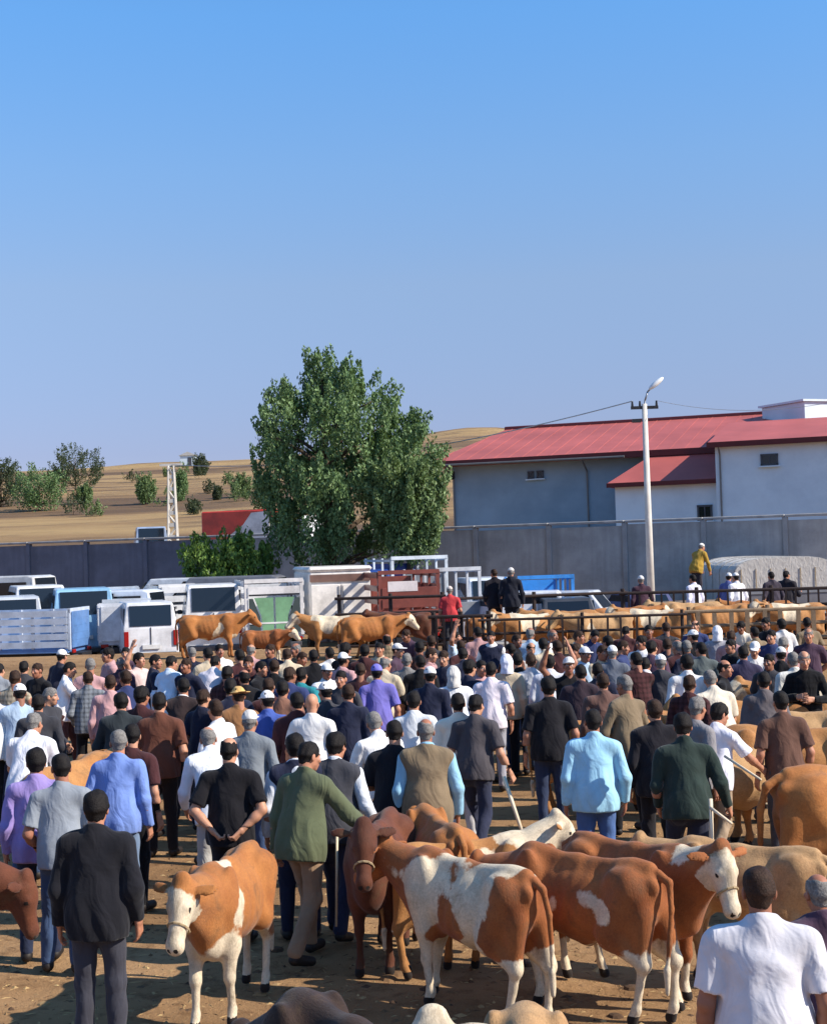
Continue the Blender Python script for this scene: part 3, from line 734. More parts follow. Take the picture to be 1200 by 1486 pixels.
# pose: lean (deg, forward), L / R arm = (elbow offset, wrist offset from the shoulder; x outward), legs, head (yaw, pitch)
DN = ((.062, -.03, -.285), (.075, .05, -.54)); DN2 = ((.075, -.06, -.28), (.068, .04, -.53))
POSES = {
 'stand': dict(lean=1, L=DN, R=DN2, legs='stand', head=(0, 0)),
 'relax': dict(lean=3, L=((.07, -.05, -.28), (.02, .15, -.42)), R=DN, legs='contra', head=(18, -4)),
 'behind': dict(lean=1, L=((.1, -.1, -.26), (-.1, -.17, -.44)), R=((.1, -.1, -.26), (-.12, -.18, -.46)), legs='stand', head=(-8, 0)),
 'stride': dict(lean=6, L=((.06, .08, -.28), (.07, .24, -.47)), R=((.06, -.13, -.26), (.08, -.16, -.51)), legs='stride', head=(0, -5)),
 'folded': dict(lean=2, L=((.1, .06, -.27), (-.12, .24, -.24)), R=((.1, .06, -.27), (-.14, .25, -.2)), legs='wide', head=(10, -8)),
 'lean': dict(lean=22, L=((.06, .1, -.27), (.02, .28, -.42)), R=((.06, .08, -.28), (.04, .2, -.48)), legs='contra', head=(-15, -5)),
 'bend': dict(lean=52, L=((.05, .12, -.26), (.03, .3, -.42)), R=((.06, .15, -.25), (.03, .36, -.4)), legs='wide', head=(10, 15)),
 'reach': dict(lean=10, L=DN, R=((.1, .2, -.2), (.12, .45, -.3)), legs='stride', head=(-20, -8)),
 'raise': dict(lean=0, L=DN, R=((.16, .06, .2), (.1, .12, .45)), legs='stand', head=(0, 8)),
 'hip': dict(lean=0, L=((.2, -.08, -.22), (.03, .04, -.4)), R=DN, legs='contra', head=(25, 0)),
 'stick': dict(lean=8, L=((.07, -.02, -.28), (.04, .14, -.46)), R=((.1, -.02, -.28), (.18, .12, -.5)), legs='stride', head=(-12, -6)),
 'talk': dict(lean=2, L=((.08, .02, -.28), (.0, .24, -.3)), R=((.12, .02, -.26), (.1, .27, -.22)), legs='wide', head=(-25, 0)),
}
LEGS = {'stand': (((-.10, .015, .5), (-.11, -.03, .08)), ((.10, .015, .5), (.115, -.02, .08))),
        'contra': (((-.11, .05, .5), (-.14, .05, .08)), ((.10, .0, .5), (.10, -.04, .08))),
        'wide': (((-.15, .03, .5), (-.2, -.01, .08)), ((.15, .02, .5), (.2, .0, .08))),
        'stride': (((-.10, .2, .52), (-.10, .22, .08)), ((.10, -.01, .5), (.105, -.27, .12)))}
BODYC = {}
def person_geo(pose, garment, stout, res):
    """meshes for one posed figure 1.75 m tall facing +Y; garment: tee, shirt, jacket, vest"""
    key = (pose, garment, stout, res)
    if key in BODYC: return BODYC[key]
    p = POSES[pose]; sd = abs(hash((pose, garment, stout))) % 1000
    sd = sum(ord(c) for c in pose+garment)+int(stout*10)
    la = math.radians(p['lean']); T = Matrix.Translation((0, 0, .95)) @ Matrix.Rotation(-la, 4, 'X') @ Matrix.Translation((0, 0, -.95))
    bend_z = -max(0, math.sin(la))*.0
    R3 = T.to_3x3(); tp = lambda q: T @ Vector(q)
    b = stout
    hips = [(-.09, 0, .92), (.09, 0, .92)]; lg = LEGS[p['legs']]
    sh = [tp((-.186-.022*b, -.012, 1.388)), tp((.186+.022*b, -.012, 1.388))]
    arms = []
    for i, k in enumerate('LR'):
        sx = (-1, 1)[i]; e = R3 @ Vector((p[k][0][0]*sx, p[k][0][1], p[k][0][2])); w_ = R3 @ Vector((p[k][1][0]*sx, p[k][1][1], p[k][1][2]))
        if p['lean'] > 30 or pose == 'lean': e = Vector((p[k][0][0]*sx, p[k][0][1], p[k][0][2])); w_ = Vector((p[k][1][0]*sx, p[k][1][1]*.8, p[k][1][2]))
        e = e.normalized()*.285; f_ = (w_-e).normalized()*.255
        arms.append((sh[i], sh[i]+e, sh[i]+e+f_))
    hm = T @ Matrix.Translation((0, .015, 1.622)) @ Matrix.Rotation(math.radians(p['head'][0]), 4, 'Z') @ Matrix.Rotation(math.radians(p['head'][1])+la*.55, 4, 'X') @ Matrix.Scale(.95, 4)
    allp = [Vector(h) for h in hips]+[tp((0, 0, 1.8))]+[q for a in arms for q in a]+[Vector(q) for l in lg for q in l]
    lo = [min(q[i] for q in allp)-.22 for i in range(3)]; hi = [max(q[i] for q in allp)+.22 for i in range(3)]; lo[2] = max(-.03, lo[2])
    out = {}
    def torso(s, g, skirt=False):
        s.cap(tp((-.148-.02*b, -.012, 1.388)), tp((.148+.02*b, -.012, 1.388)), .058+g, None, .06)
        for sx in (-1, 1): s.cap(tp((sx*.03, -.022, 1.452)), tp((sx*.15, -.015, 1.395)), .045+g*.7, .05+g, .05)
        s.ell(tp((0, -.005, 1.25)), (.16+.02*b+g, .112+.03*b+g, .2), .06, R3)
        s.ell(tp((0, .008+.02*b, 1.08)), (.146+.05*b+g, .104+.055*b+g, .17), .06, R3)
        s.cap(tp((0, -.015, 1.44)), tp((0, -.02, 1.5)), .072+g*.5, .055+g*.5, .05)
        if skirt:
            s.ell(tp((0, -.012, .93)), (.184+.04*b+g, .156+.045*b+g, .36), .06, R3)
    def arm(s, i, g, long, elbow_end=.62):
        a, e, w_ = arms[i]
        if long:
            s.cap(a, e, .052+g, .044+g, .05); s.cap(e, w_, .044+g, .034+g, .025)
        else:
            m = a.lerp(e, elbow_end); s.cap(a, m, .052+g, .058+g, .05)
    # bare body: neck, chest core, arms, with head and five-fingered hands joined on
    s = SDF(lo, hi, res); torso(s, -.012)
    for i in (0, 1): 
        a, e, w_ = arms[i]; s.cap(a, e, .05, .041, .03); s.cap(e, e.lerp(w_, .35), .041, .042, .02); s.cap(e.lerp(w_, .3), w_, .041, .027, .02)
    s.plane(tp((0, 0, 1.0)), R3 @ Vector((0, 0, -1)))
    V, F = s.mesh(); parts = [(V, F)]; cols = [np.zeros((len(V), 4), np.float32)]
    hv, hf, hc = head_geo(.0065 if res < .013 else .0085); parts.append((xform(hv, hm), hf)); cols.append(hc)
    for i in (0, 1):
        a, e, w_ = arms[i]; z = (w_-e).normalized(); inward = Vector((1 if i == 0 else -1, .25, 0)); y = (inward-z*inward.dot(z)).normalized(); x = y.cross(z)
        gp = 'grip' if pose in ('stick', 'behind') else ('flat' if pose == 'raise' else 'relax')
        hv2, hf2 = hand_geo(gp, .0045 if res < .013 else .0065)
        M = Matrix((x, y, z)).transposed().to_4x4(); flip = 1 if x.y > 0 else -1
        v2 = hv2.copy()
        if flip < 0: v2[:, 0] *= -1; hf2 = hf2[:, ::-1]
        M.translation = w_-z*.005; parts.append((xform(v2, M), hf2)); cols.append(np.zeros((len(v2), 4), np.float32))
    V, F = join(parts); me = mesh_np('body', V, F); at = me.color_attributes.new('face', 'FLOAT_COLOR', 'POINT'); at.data.foreach_set('color', np.concatenate(cols).ravel())
    out['body'] = me
    # upper garment
    up = R3 @ Vector((0, 0, 1))
    hem = {'tee': .84, 'shirt': .82, 'jacket': .80, 'vest': .86}[garment]
    g0 = {'tee': .012, 'shirt': .016, 'jacket': .024, 'vest': .012}[garment]
    s = SDF(lo, hi, res); torso(s, g0, True)
    for i in (0, 1):
        s2 = SDF(lo, hi, res); arm(s2, i, {'tee': .014, 'shirt': .011, 'jacket': .016, 'vest': .01}[garment], garment != 'tee', .9)
        a, e, w_ = arms[i]
        if garment == 'tee': s2.plane(a.lerp(e, .8), (e-a).normalized())
        else: s2.plane(e.lerp(w_, .96), (w_-e).normalized()) if (w_-e).normalized().dot((a-w_)) < -.05 else None
        s.put((slice(None),)*3, s2.D, .028, 'u')
    if garment != 'tee': s.cap(tp((0, -.016, 1.455)), tp((0, -.022, 1.515)), .074, .066, .015)
    s.wrinkle({'tee': .009, 'shirt': .011, 'jacket': .012, 'vest': .006}[garment], 15, sd)
    ld = np.array(R3 @ Vector((0, 0, 1))); X, Y, Z = s.xyz(); hh_ = np.clip((1.3-Z)/.5, 0, 1)
    s.D += (.006*hh_*np.sin(np.arctan2(Y+.0, X)*9+sd+4*Z+1.2*np.sin(Z*9+sd))).astype(np.float32)     # drape folds toward the hem
    s.plane(tp((0, 0, hem)), (-up.x, -up.y, -up.z))
    s.plane(tp((0, -.02, 1.522)), R3 @ Vector((0, .45, 1)))
    out['top'] = mesh_np('shirt', *s.mesh())
    if garment == 'vest':
        s = SDF(lo, hi, res); torso(s, .03, True); s.wrinkle(.008, 15, sd+3); s.plane(tp((0, 0, .8)), (-up.x, -up.y, -up.z)); s.plane(tp((0, -.02, 1.5)), R3 @ Vector((0, .6, 1)))
        out['vest'] = mesh_np('vest', *s.mesh())
    # trousers
    s = SDF(lo, hi, res); s.ell((0, -.008, .93), (.163+.03*b, .122+.03*b, .13), .05); s.cap(tp((0, 0, .98)), tp((0, 0, 1.06)), .12+.03*b, .11, .06)
    for i in (0, 1):
        h = Vector(hips[i]); kn, an = Vector(lg[i][0]), Vector(lg[i][1])
        s.cap(h, kn, .092+.012*b, .068, .05); s.cap(kn, (an.x, an.y-.008, an.z+.02), .067, .057, .03)
        s.ell((h.x, -.045, .9), (.085, .08, .1), .05)
    s.wrinkle(.008, 15, sd+9); s.plane((0, 0, .035), (0, 0, -1)); s.plane(tp((0, 0, 1.04)), up)
    out['trousers'] = mesh_np('trousers', *s.mesh())
    # shoes
    out['shoes'] = []
    for i in (0, 1):
        an = Vector(lg[i][1]); sx = (-1, 1)[i]
        s = SDF((an.x-.12, an.y-.14, -.03), (an.x+.12, an.y+.3, .2), .011); up_ = an.z-.08
        s.cap((an.x, an.y-.02, .045+up_), (an.x+sx*.025, an.y+.17, .032), .046, .04, .03); s.cap((an.x, an.y, .06+up_), (an.x, an.y, .1+up_), .045, .045, .02)
        s.plane((0, 0, -.018), (0, 0, -1)); out['shoes'].append(mesh_np('shoe', *s.mesh()))
    out['head'] = hm; BODYC[key] = out; return out

SKINS = [(176, 122, 96), (160, 106, 82), (190, 138, 110), (146, 98, 76)]
HCOL = {'black': (26, 22, 21), 'brown': (52, 36, 27), 'grey': (118, 114, 110), 'white': (205, 202, 198)}
GARM_NAME = {'tee': 'shirt', 'shirt': 'shirt', 'jacket': 'jacket', 'vest': 'shirt'}
def person(loc, head_deg, pose, garment, ctop, cbot, hair='short', hcol='black', stature=1.74, stout=.2, skin_i=0, label='', group=None, cvest=None, res=.016, hatcol=None, shoe=(34, 28, 26), plaid=False):
    g = person_geo(pose, garment, stout, res); k = stature/1.75
    root = empty('person', loc, math.radians(head_deg), k)
    link('body', g['body'], root, skin(SKINS[skin_i % 4]))
    link(GARM_NAME[garment], g['top'], root, cloth(ctop, plaid))
    if garment == 'vest': link('vest', g['vest'], root, cloth(cvest))
    link('trousers', g['trousers'], root, cloth(cbot))
    for s in g['shoes']: link('shoe', s, root, plain('shoe_leather', shoe, .6))
    if hair in ('cap', 'skullcap', 'hat', 'scarf'):
        link('hair', hair_geo('balding'), root, hairmat(HCOL[hcol]), g['head'])
        link({'cap': 'cap', 'skullcap': 'cap', 'hat': 'hat', 'scarf': 'headscarf'}[hair], hair_geo(hair), root, cloth(hatcol or (225, 220, 212)), g['head'])
    elif hair != 'bald': link('hair', hair_geo(hair), root, hairmat(HCOL[hcol]), g['head'])
    return tag(root, label, 'person', group)
# ------------------------------------------------------------------ cattle
def cow_geo(res=.02, yaw=0, neck=0, pitch=0, legs=0, slim=1.0, seed=1, white=(), face_white=False, legs_white=.0, belly_white=False, shaded_front=False, tail_sw=0.0, horns=False):
    """young bull 1.2 m at the withers facing +X. yaw/neck/pitch in degrees turn the head; white: list of (x,y,z,r) patches"""
    ny, nn = math.radians(yaw), math.radians(neck)
    rs_ = np.random.RandomState(seed)
    s = SDF((-1.15, -.75, -.02), (1.75, .75, 1.75), res)
    k = .08
    s.ell((-.05, 0, .82), (.66, .235*slim, .27), k); s.ell((-.1, 0, .76), (.45, .25*slim, .24), k)
    s.ell((.42, 0, .84), (.3, .2*slim, .32), k); s.ell((-.55, 0, .9), (.28, .2*slim, .25), k)
    s.cap((-.72, 0, 1.1), (.0, 0, 1.075), .06, .06, .09); s.cap((0, 0, 1.075), (.5, 0, 1.12), .06, .07, .09)
    for y in (-1, 1): 
        s.ell((-.5, y*.165*slim, 1.035), (.1, .05, .055), .1); s.ell((-.79, y*.09, 1.0), (.06, .04, .05), .08)
        s.ell((.42, y*.17*slim, .92), (.13, .07, .25), .07)
    nb = Vector((.58, 0, .98)); nd = Matrix.Rotation(ny*.55, 3, 'Z') @ Matrix.Rotation(-nn, 3, 'Y') @ Vector((.4, 0, .2)); pl = nb+nd
    s.cap(nb-Vector((.1, 0, .05)), pl, .215, .125, .09)
    s.cap((.55, 0, .72), (nb+nd*.75-Vector((0, 0, .15)))[:], .14, .06, .09)
    s.cap((.42, 0, .58), (.6, 0, .62), .1, .07, .08)
    H = Matrix.Translation(pl) @ Matrix.Rotation(ny, 4, 'Z') @ Matrix.Rotation(math.radians(38+pitch)-nn*.35, 4, 'Y'); h3 = H.to_3x3(); hp = lambda *q: H @ Vector(q)
    s.ell(hp(.06, 0, .02), (.16, .1, .125), .05, h3); s.cap(hp(.1, 0, .01), hp(.34, 0, -.02), .088, .066, .05)
    s.ell(hp(.37, 0, -.025), (.065, .078, .068), .03, h3); s.cap(hp(.05, 0, -.1), hp(.3, 0, -.075), .06, .04, .04)
    s.cap(hp(.12, -.075, .06), hp(.12, .075, .06), .032, .032, .03)
    s.ell(hp(-.07, 0, .1), (.06, .075, .05), .04, h3)
    for y in (-1, 1):
        Rm = h3 @ Matrix.Rotation(y*.25, 3, 'Z') @ Matrix.Rotation(-y*.25, 3, 'X')
        s.ell(hp(-.03, y*.205, .03), (.046, .105, .016), .012, Rm)
        s.ell(hp(.43, y*.035, .0), (.018, .014, .014), .01, None, 's')
        if horns: s.cap(hp(-.05, y*.09, .1), hp(-.03, y*.17, .19), .026, .012, .015)
    j = (lambda a: (rs_.rand()*2-1)*a)
    hooves = []
    for i, y in enumerate((-1, 1)):
        dx = (.12, -.1)[i]*legs+j(.03)
        sh = (.45, y*.13, .86); el = (.42+dx*.3, y*.145, .6); kn = (.46+dx*.75, y*.135, .36); ft = (.44+dx*1.15, y*.135, .115); hf = (.475+dx*1.2, y*.137, .035)
        s.cap(sh, el, .14, .098, .06); s.cap(el, kn, .085, .048, .05); s.ell(kn, (.05, .048, .056), .03); s.cap(kn, ft, .039, .033, .025); s.ell(ft, (.042, .04, .042), .02); s.cap(ft, hf, .037, .047, .015); hooves.append(hf)
        dx = (-.14, .12)[i]*legs+j(.04)
        hp_ = (-.6, y*.13, .95); st = (-.44+dx*.3, y*.165*slim, .64); hk = (-.76+dx*.8, y*.13, .45); ft = (-.7+dx*1.1, y*.13, .12); hf = (-.66+dx*1.15, y*.132, .035)
        s.ell((-.58+dx*.1, y*.12*slim, .82), (.21, .1, .26), .07, Matrix.Rotation(.3, 3, 'Y')); s.cap(hp_, st, .14, .115, .07); s.cap(st, hk, .11, .055, .06); s.cap((-.72+dx*.3, y*.11, .78), hk, .09, .05, .06)
        s.ell(hk, (.054, .046, .06), .03); s.cap(hk, ft, .041, .034, .025); s.ell(ft, (.043, .041, .042), .02); s.cap(ft, hf, .037, .047, .015); hooves.append(hf)
    ts = tail_sw
    tl = [(-.8, 0, 1.08), (-.9, 0, 1.03), (-.93, ts*.1, .85), (-.92, ts*.2, .6), (-.9, ts*.25, .42)]
    for a, b_, r_ in zip(tl[:-1], tl[1:], (.036, .03, .025, .02)): s.cap(a, b_, r_, r_*.9, .02)
    s.cap(tl[-1], (-.9, ts*.27, .26), .034, .022, .02)
    s.cap((-.08, 0, .53), (.05, 0, .55), .05, .03, .07)
    s.wrinkle(.004, 12, seed); X, Y, Z = s.xyz(); rb = np.exp(-((X+.02)/.3)**2)*np.exp(-((Z-.82)/.2)**2); s.D += (.0045*rb*np.sin(X*52+Z*14)).astype(np.float32); s.plane((0, 0, .0), (0, 0, -1))
    V, F = s.mesh()
    # colour fields: R white patch field, G shade of brown plus chest shade painted over the front, B hoof / eye / nostril / muzzle
    W = np.full(len(V), -1.0, np.float32); ra = np.random.RandomState(seed+50)
    ph = ra.rand(6)*6.28
    wob = .06*np.sin(V[:, 0]*9+ph[0]+2*np.sin(V[:, 2]*7+ph[1]))+.05*np.sin(V[:, 2]*12+ph[2]+2*np.sin(V[:, 0]*8+ph[3]))+.04*np.sin(V[:, 1]*11+ph[4])
    for x, y, z, r in white:
        d = np.sqrt((V[:, 0]-x)**2+((V[:, 1]-y)*1.0)**2+(V[:, 2]-z)**2); W = np.maximum(W, (r-d)+wob)
    hl = (np.array(H.inverted()) @ np.concatenate([V, np.ones((len(V), 1))], 1).T).T[:, :3]
    ishead = (hl[:, 0] > -.12) & (V[:, 0] > .5) & (np.linalg.norm(hl, axis=1) < .56) & (hl[:, 0] > -.04) & (hl[:, 2] > -.17) & (np.linalg.norm(hl-np.array([.17, 0, -.01]), axis=1) < .31)
    if face_white:
        W = np.where(ishead, np.maximum(W, np.minimum((hl[:, 0]-.03)*1.2+.10*np.sin(hl[:, 1]*16+ph[5])*.4+.05-np.abs(hl[:, 1])*.35, .25-np.abs(hl[:, 1])*.9+.5*wob)), W)
    if legs_white > 0:
        lw = legs_white+wob*.8-V[:, 2]; W = np.maximum(W, np.where(np.abs(V[:, 1]) > .03, lw, -1))
    if belly_white: W = np.maximum(W, .58-V[:, 2]+wob)
    tuft = (V[:, 0] < -.85) & (V[:, 2] < .45)
    if legs_white > 0 or face_white: W = np.where(tuft, .2, W)
    B = np.zeros(len(V), np.float32); B[V[:, 2] < .07] = 1
    eye = np.zeros(len(V), bool)
    for y in (-1, 1): eye |= np.linalg.norm(hl-np.array([.13, y*.1, .05]), axis=1) < .021; 
    nos = np.zeros(len(V), bool)
    for y in (-1, 1): nos |= np.linalg.norm(hl-np.array([.425, y*.035, .005]), axis=1) < .022
    B[eye | nos] = 1
    G = np.clip((.75-V[:, 2])*.7, 0, .45)+(.5*np.clip((V[:, 0]-.4)*2, 0, 1) if shaded_front else 0)
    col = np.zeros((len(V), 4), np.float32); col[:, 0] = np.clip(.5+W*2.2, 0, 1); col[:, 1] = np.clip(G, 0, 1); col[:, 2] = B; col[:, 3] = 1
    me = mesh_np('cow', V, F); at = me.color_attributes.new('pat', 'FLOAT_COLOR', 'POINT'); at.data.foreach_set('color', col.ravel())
    return me, H
ROPE = plain('rope', (168, 146, 112), .95, 0, .2, 30, .5)
def cow(me_H, loc, heading, h, mat, label, group=None, halter=False, name='cow', cat='cow', young=None):
    me, H = me_H; k = h/1.2; ky = (.88, .84, 1) if (name == 'calf' if young is None else young) else (1, 1, 1)
    o = link(name, me, None, mat); o.location = loc; o.rotation_euler = (0, 0, math.radians(heading)); o.scale = (k*ky[0], k*ky[1], k*ky[2])
    if halter:
        ring = lambda x, ry, rz, zc: [H @ Vector((x, ry*math.cos(a*math.pi/6), zc+rz*math.sin(a*math.pi/6))) for a in range(13)]
        MB().tube(ring(.24, .09, .1, -.02), .009, 5).build('halter_strap', ROPE, o)
        MB().tube(ring(-.02, .125, .15, -.02), .009, 5).build('halter_strap', ROPE, o)
    return tag(o, label, cat, group)
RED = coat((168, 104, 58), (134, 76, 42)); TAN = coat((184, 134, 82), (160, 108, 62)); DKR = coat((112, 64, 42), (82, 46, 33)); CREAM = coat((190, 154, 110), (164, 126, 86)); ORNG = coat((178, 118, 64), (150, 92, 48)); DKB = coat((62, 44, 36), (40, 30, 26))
def gpos(px, py): p = on_z(px, py, 0); return (p.x, p.y, -.012)
# ------------------------------------------------------------------ foreground herd
F_ = .0155
cow(cow_geo(F_, yaw=-6, neck=-14, pitch=12, legs=.7, slim=.95, seed=2, white=[(.36, .05, 1.06, .17), (.34, .24, .86, .16), (.36, -.26, .8, .12), (-.6, .26, .72, .14), (.5, -.2, .5, .2), (.5, .2, .5, .2)], face_white=True, legs_white=.5, tail_sw=.4), gpos(336, 1466), -101, 1.15, ORNG, 'orange tan calf with white face and shoulder stripe facing the yard front', halter=True, name='calf', cat='calf')
cow(cow_geo(F_, yaw=8, neck=0, pitch=14, legs=.3, seed=5, shaded_front=True), gpos(556, 1395), -98, 1.17, DKR, 'dark red brown calf held by the man in the olive jacket', name='calf', cat='calf', halter=True)
cow(cow_geo(F_, yaw=-12, neck=-34, legs=.3, seed=6), gpos(640, 1378), 105, 1.14, ORNG, 'plain orange brown calf tucked behind the brown and white pied calf', name='calf', cat='calf')
cow(cow_geo(F_, yaw=14, neck=-12, pitch=-8, legs=.85, seed=8, white=[(.30, .2, 1.0, .27), (.35, .25, .72, .18), (-.28, .18, 1.02, .27), (-.5, 0, 1.14, .2), (-.25, .26, .78, .17), (-.05, .1, 1.16, .15), (.9, .15, 1.0, .1)], legs_white=.42, belly_white=True, tail_sw=-.3), gpos(684, 1466), 132, 1.12, RED, 'red brown and white pied calf with a white saddle, tail to the camera', name='calf', cat='calf')
cow(cow_geo(F_, yaw=20, neck=-34, legs=.8, seed=9, white=[(-.3, .3, .9, .13), (.12, .3, .8, .08)], legs_white=.55, tail_sw=.3), gpos(846, 1462), 138, 1.14, RED, 'red brown calf with white stockings and a small white flank patch', name='calf', cat='calf')
cow(cow_geo(F_, yaw=-16, neck=-4, pitch=20, legs=.5, seed=10, white=[(.05, -.3, .83, .1), (.62, .0, 1.2, .14), (.2, -.32, .8, .06)], face_white=True, legs_white=.3), gpos(930, 1440), -52, 1.14, RED, 'chestnut calf with a broad white face beside the man in white T-shirt', name='calf', cat='calf', halter=True)
cow(cow_geo(.02, yaw=0, neck=-20, legs=.3, seed=11), gpos(1082, 1420), 150, 1.05, CREAM, 'cream coloured calf behind the white-faced chestnut calf', name='calf', cat='calf')
cow(cow_geo(F_, yaw=0, neck=-6, legs=.8, seed=12, slim=1.05, tail_sw=.5), gpos(1278, 1325), 12, 1.36, ORNG, 'large chestnut cow with its rump toward the dark green shirted man')
cow(cow_geo(.02, yaw=10, neck=-18, legs=.4, seed=13), on_z(1150, 1225, 0)[:2]+(-.012,), 172, 1.3, TAN, 'sandy beige cow standing broadside behind the man reaching with bare arm')
cow(cow_geo(.02, yaw=18, neck=-26, pitch=10, legs=.4, seed=14, face_white=True), gpos(1075, 1240), 205, 1.15, CREAM, 'pale fawn cow with lowered white face beside the reaching man')
cow(cow_geo(F_, yaw=-10, neck=-50, pitch=15, legs=.5, seed=15), gpos(-128, 1440), 6, 1.15, DKR, 'brown calf with its head lowered behind the black jacketed man', name='calf', cat='calf')
cow(cow_geo(F_, yaw=10, neck=-55, pitch=10, legs=.4, seed=16), tuple(P(512, 1445, 7.25).xy)+(-.012,), 128, 1.12, DKB, 'dark brown calf whose back rises at the very front of the herd', name='calf', cat='calf', young=False)
cw = cow_geo(F_, yaw=10, neck=2, pitch=10, legs=.3, seed=17, face_white=True, white=[(.95, 0, 1.15, .3), (1.1, 0, 1.0, .35)])
pp = P(625, 1445, 6.95); cow(cw, (pp.x-.02, pp.y-1.02, -.012), 86, 1.1, DKR, 'calf with a white head looking toward the pied calf', name='calf', cat='calf', young=False)
pp = P(757, 1474, 6.9); cow(cow_geo(.02, yaw=0, neck=-45, legs=.3, seed=18), (pp.x, pp.y, -.012), 84, 1.1, CREAM, 'pale beige calf with only its back showing at the front', name='calf', cat='calf', young=False)
pp = P(742, 1216, 11.9); cow(cow_geo(F_, yaw=-8, neck=4, pitch=5, legs=.4, seed=19, white=[(.8, 0, 1.1, .4), (1.2, 0, 1.0, .4), (.4, 0, 1.1, .22)], face_white=True), (pp.x-.35, pp.y, -.012), 16, 1.04, TAN, 'cream headed tan calf behind the pied calf, white cane above', name='calf', cat='calf')
# further back among the crowd
cow(cow_geo(.024, yaw=0, neck=-14, legs=.3, seed=21), gpos(112, 1262), 72, 1.2, TAN, 'tan cow hidden to its back beside the man in light blue shirt')
cow(cow_geo(.024, yaw=10, neck=-14, legs=.3, seed=22, white=[(.2, 0, 1.1, .3)], face_white=True), gpos(880, 1180), 8, 1.2, TAN, 'tan and white cow between the black T-shirted man and the dark coat')
cow(cow_geo(.024, yaw=0, neck=-10, legs=.3, seed=23), gpos(1010, 1172), 178, 1.22, TAN, 'sandy cow broadside behind the man in dark green shirt')
bA = cow_geo(.026, yaw=8, neck=-10, legs=.4, seed=24, white=[(.3, 0, .7, .25), (-.4, 0, .6, .2)]); bB = cow_geo(.026, yaw=-15, neck=-14, legs=.5, seed=25, face_white=True, legs_white=.4); bC = cow_geo(.026, yaw=20, neck=-4, legs=.3, seed=26, white=[(.2, .1, 1.0, .3), (-.4, -.1, .9, .25)], face_white=True)
row = [(1092, 1014, 20, 181, 1.2, bA, TAN, 'light tan cow in the row along the right side of the crowd'), (1150, 1018, 18.6, 175, 1.2, bB, CREAM, 'cream cow at the end of the row of tan cows'), (1178, 1002, 21.5, 170, 1.22, bC, TAN, 'patched tan cow behind the row of tan cows')]
for px, py, d, hd_, h, g, m, lab in row:
    q = P(px, py, d); cow(g, (q.x, q.y, -.012), hd_, h, m, lab, 'cows among the crowd')
# on the earth bank
bank = [(306, 38, 2, 1.14, bA, ORNG, 'orange tan cow standing broadside on the bank before the white van'), (384, 36, -8, .8, bB, RED, 'small brown calf with white face on the bank by the orange tan cow'),
        (484, 36.5, 178, 1.08, bC, TAN, 'tan and white patched cow on the bank below the white box truck'), (538, 36, 12, 1.05, bB, ORNG, 'white-faced orange cow on the bank before the red truck'),
        (585, 36.5, 160, 1.1, bA, DKR, 'dark red cow on the bank behind the pen rails'),
        (722, 34.8, 20, 1.04, bA, ORNG, 'brown cow in the pen below the two men in black'), (770, 33.4, 200, 1.12, bC, TAN, 'pale patched cow in the pen facing away from the lamp pole'),
        (818, 34.2, 170, 1.13, bB, TAN, 'sandy white-faced cow crowded into the middle of the pen'), (868, 33.2, 190, 1.10, bA, CREAM, 'cream cow in the pen shoulder to shoulder with sandy ones'),
        (905, 35.0, 15, 1.12, bB, ORNG, 'orange white-faced cow in the pen below the lamp pole'), (950, 33.6, 175, 1.12, bC, TAN, 'fawn and white cow in the pen to the right of the lamp pole'),
        (1000, 35.8, 185, 1.16, bA, CREAM, 'pale cream cow behind the slatted right-hand pen'), (1050, 34.6, 10, 1.12, bB, TAN, 'tan white-faced cow by the slatted pen gate'), (1102, 36.2, 170, 1.12, bA, ORNG, 'orange cow at the far end of the slatted pen'),
        (1150, 34.8, 190, 1.10, bC, TAN, 'patched tan cow in the last bay of the pen')]
for px, d, hd_, h, g, m, lab in bank:
    q = P(px, 890, d); cow(g, (q.x, q.y, BZ-.02), hd_, h, m, lab, 'cows on the bank and in the pens')

# ------------------------------------------------------------------ named people
WHITE = (228, 226, 224); CREAMC = (222, 211, 192); LTBLUE = (150, 196, 220); PERI = (122, 148, 212); NAVY = (36, 40, 60); BLACK = (24, 24, 28); BROWN = (104, 64, 50); MAROON = (70, 40, 42); GREY = (132, 137, 144); DKG = (62, 62, 68); OLIVE = (88, 94, 70); KHAKI = (158, 130, 104); TANV = (130, 113, 90); DKGREEN = (40, 52, 48); BEIGE = (196, 180, 154); PINK = (188, 146, 146); LAV = (150, 132, 190); TEAL = (44, 132, 142); BLUE = (74, 98, 176); PLUM = (78, 58, 74); JEAN = (62, 80, 112); JEAND = (44, 52, 76); LJEAN = (112, 132, 160); CHAR = (48, 48, 54); REDC = (190, 62, 66)
def place(px, py, hd_, pose, garment, stature, stout, res, z=0):
    g = person_geo(pose, garment, stout, res); k = stature/1.75
    off = Matrix.Rotation(math.radians(hd_), 3, 'Z') @ ((g['head'] @ Vector((0, -.01, .14)))*k)
    q = on_z(px, py, off.z+z); return Vector((q.x-off.x, q.y-off.y, z))
TAKEN = []
def man(px, py, hd_, pose, garment, ct, cb, hair, hcol, label, cvest=None, stature=1.74, stout=.2, sk=0, hatcol=None, z=0, group=None, res=None, d=None, plaid=False):
    if res is None: res = .012 if py > 1000 else .0155
    loc = place(px, py, hd_, pose, garment, stature, stout, res, z)
    if d is not None:
        q = P(px, py, d); loc = Vector((q.x, q.y, z))
    loc.z -= .006 if z == 0 else 0
    TAKEN.append((px, py)); return person(loc, hd_, pose, garment, ct, cb, hair, hcol, stature, stout, sk, label, group, cvest, res, hatcol, plaid=plaid)
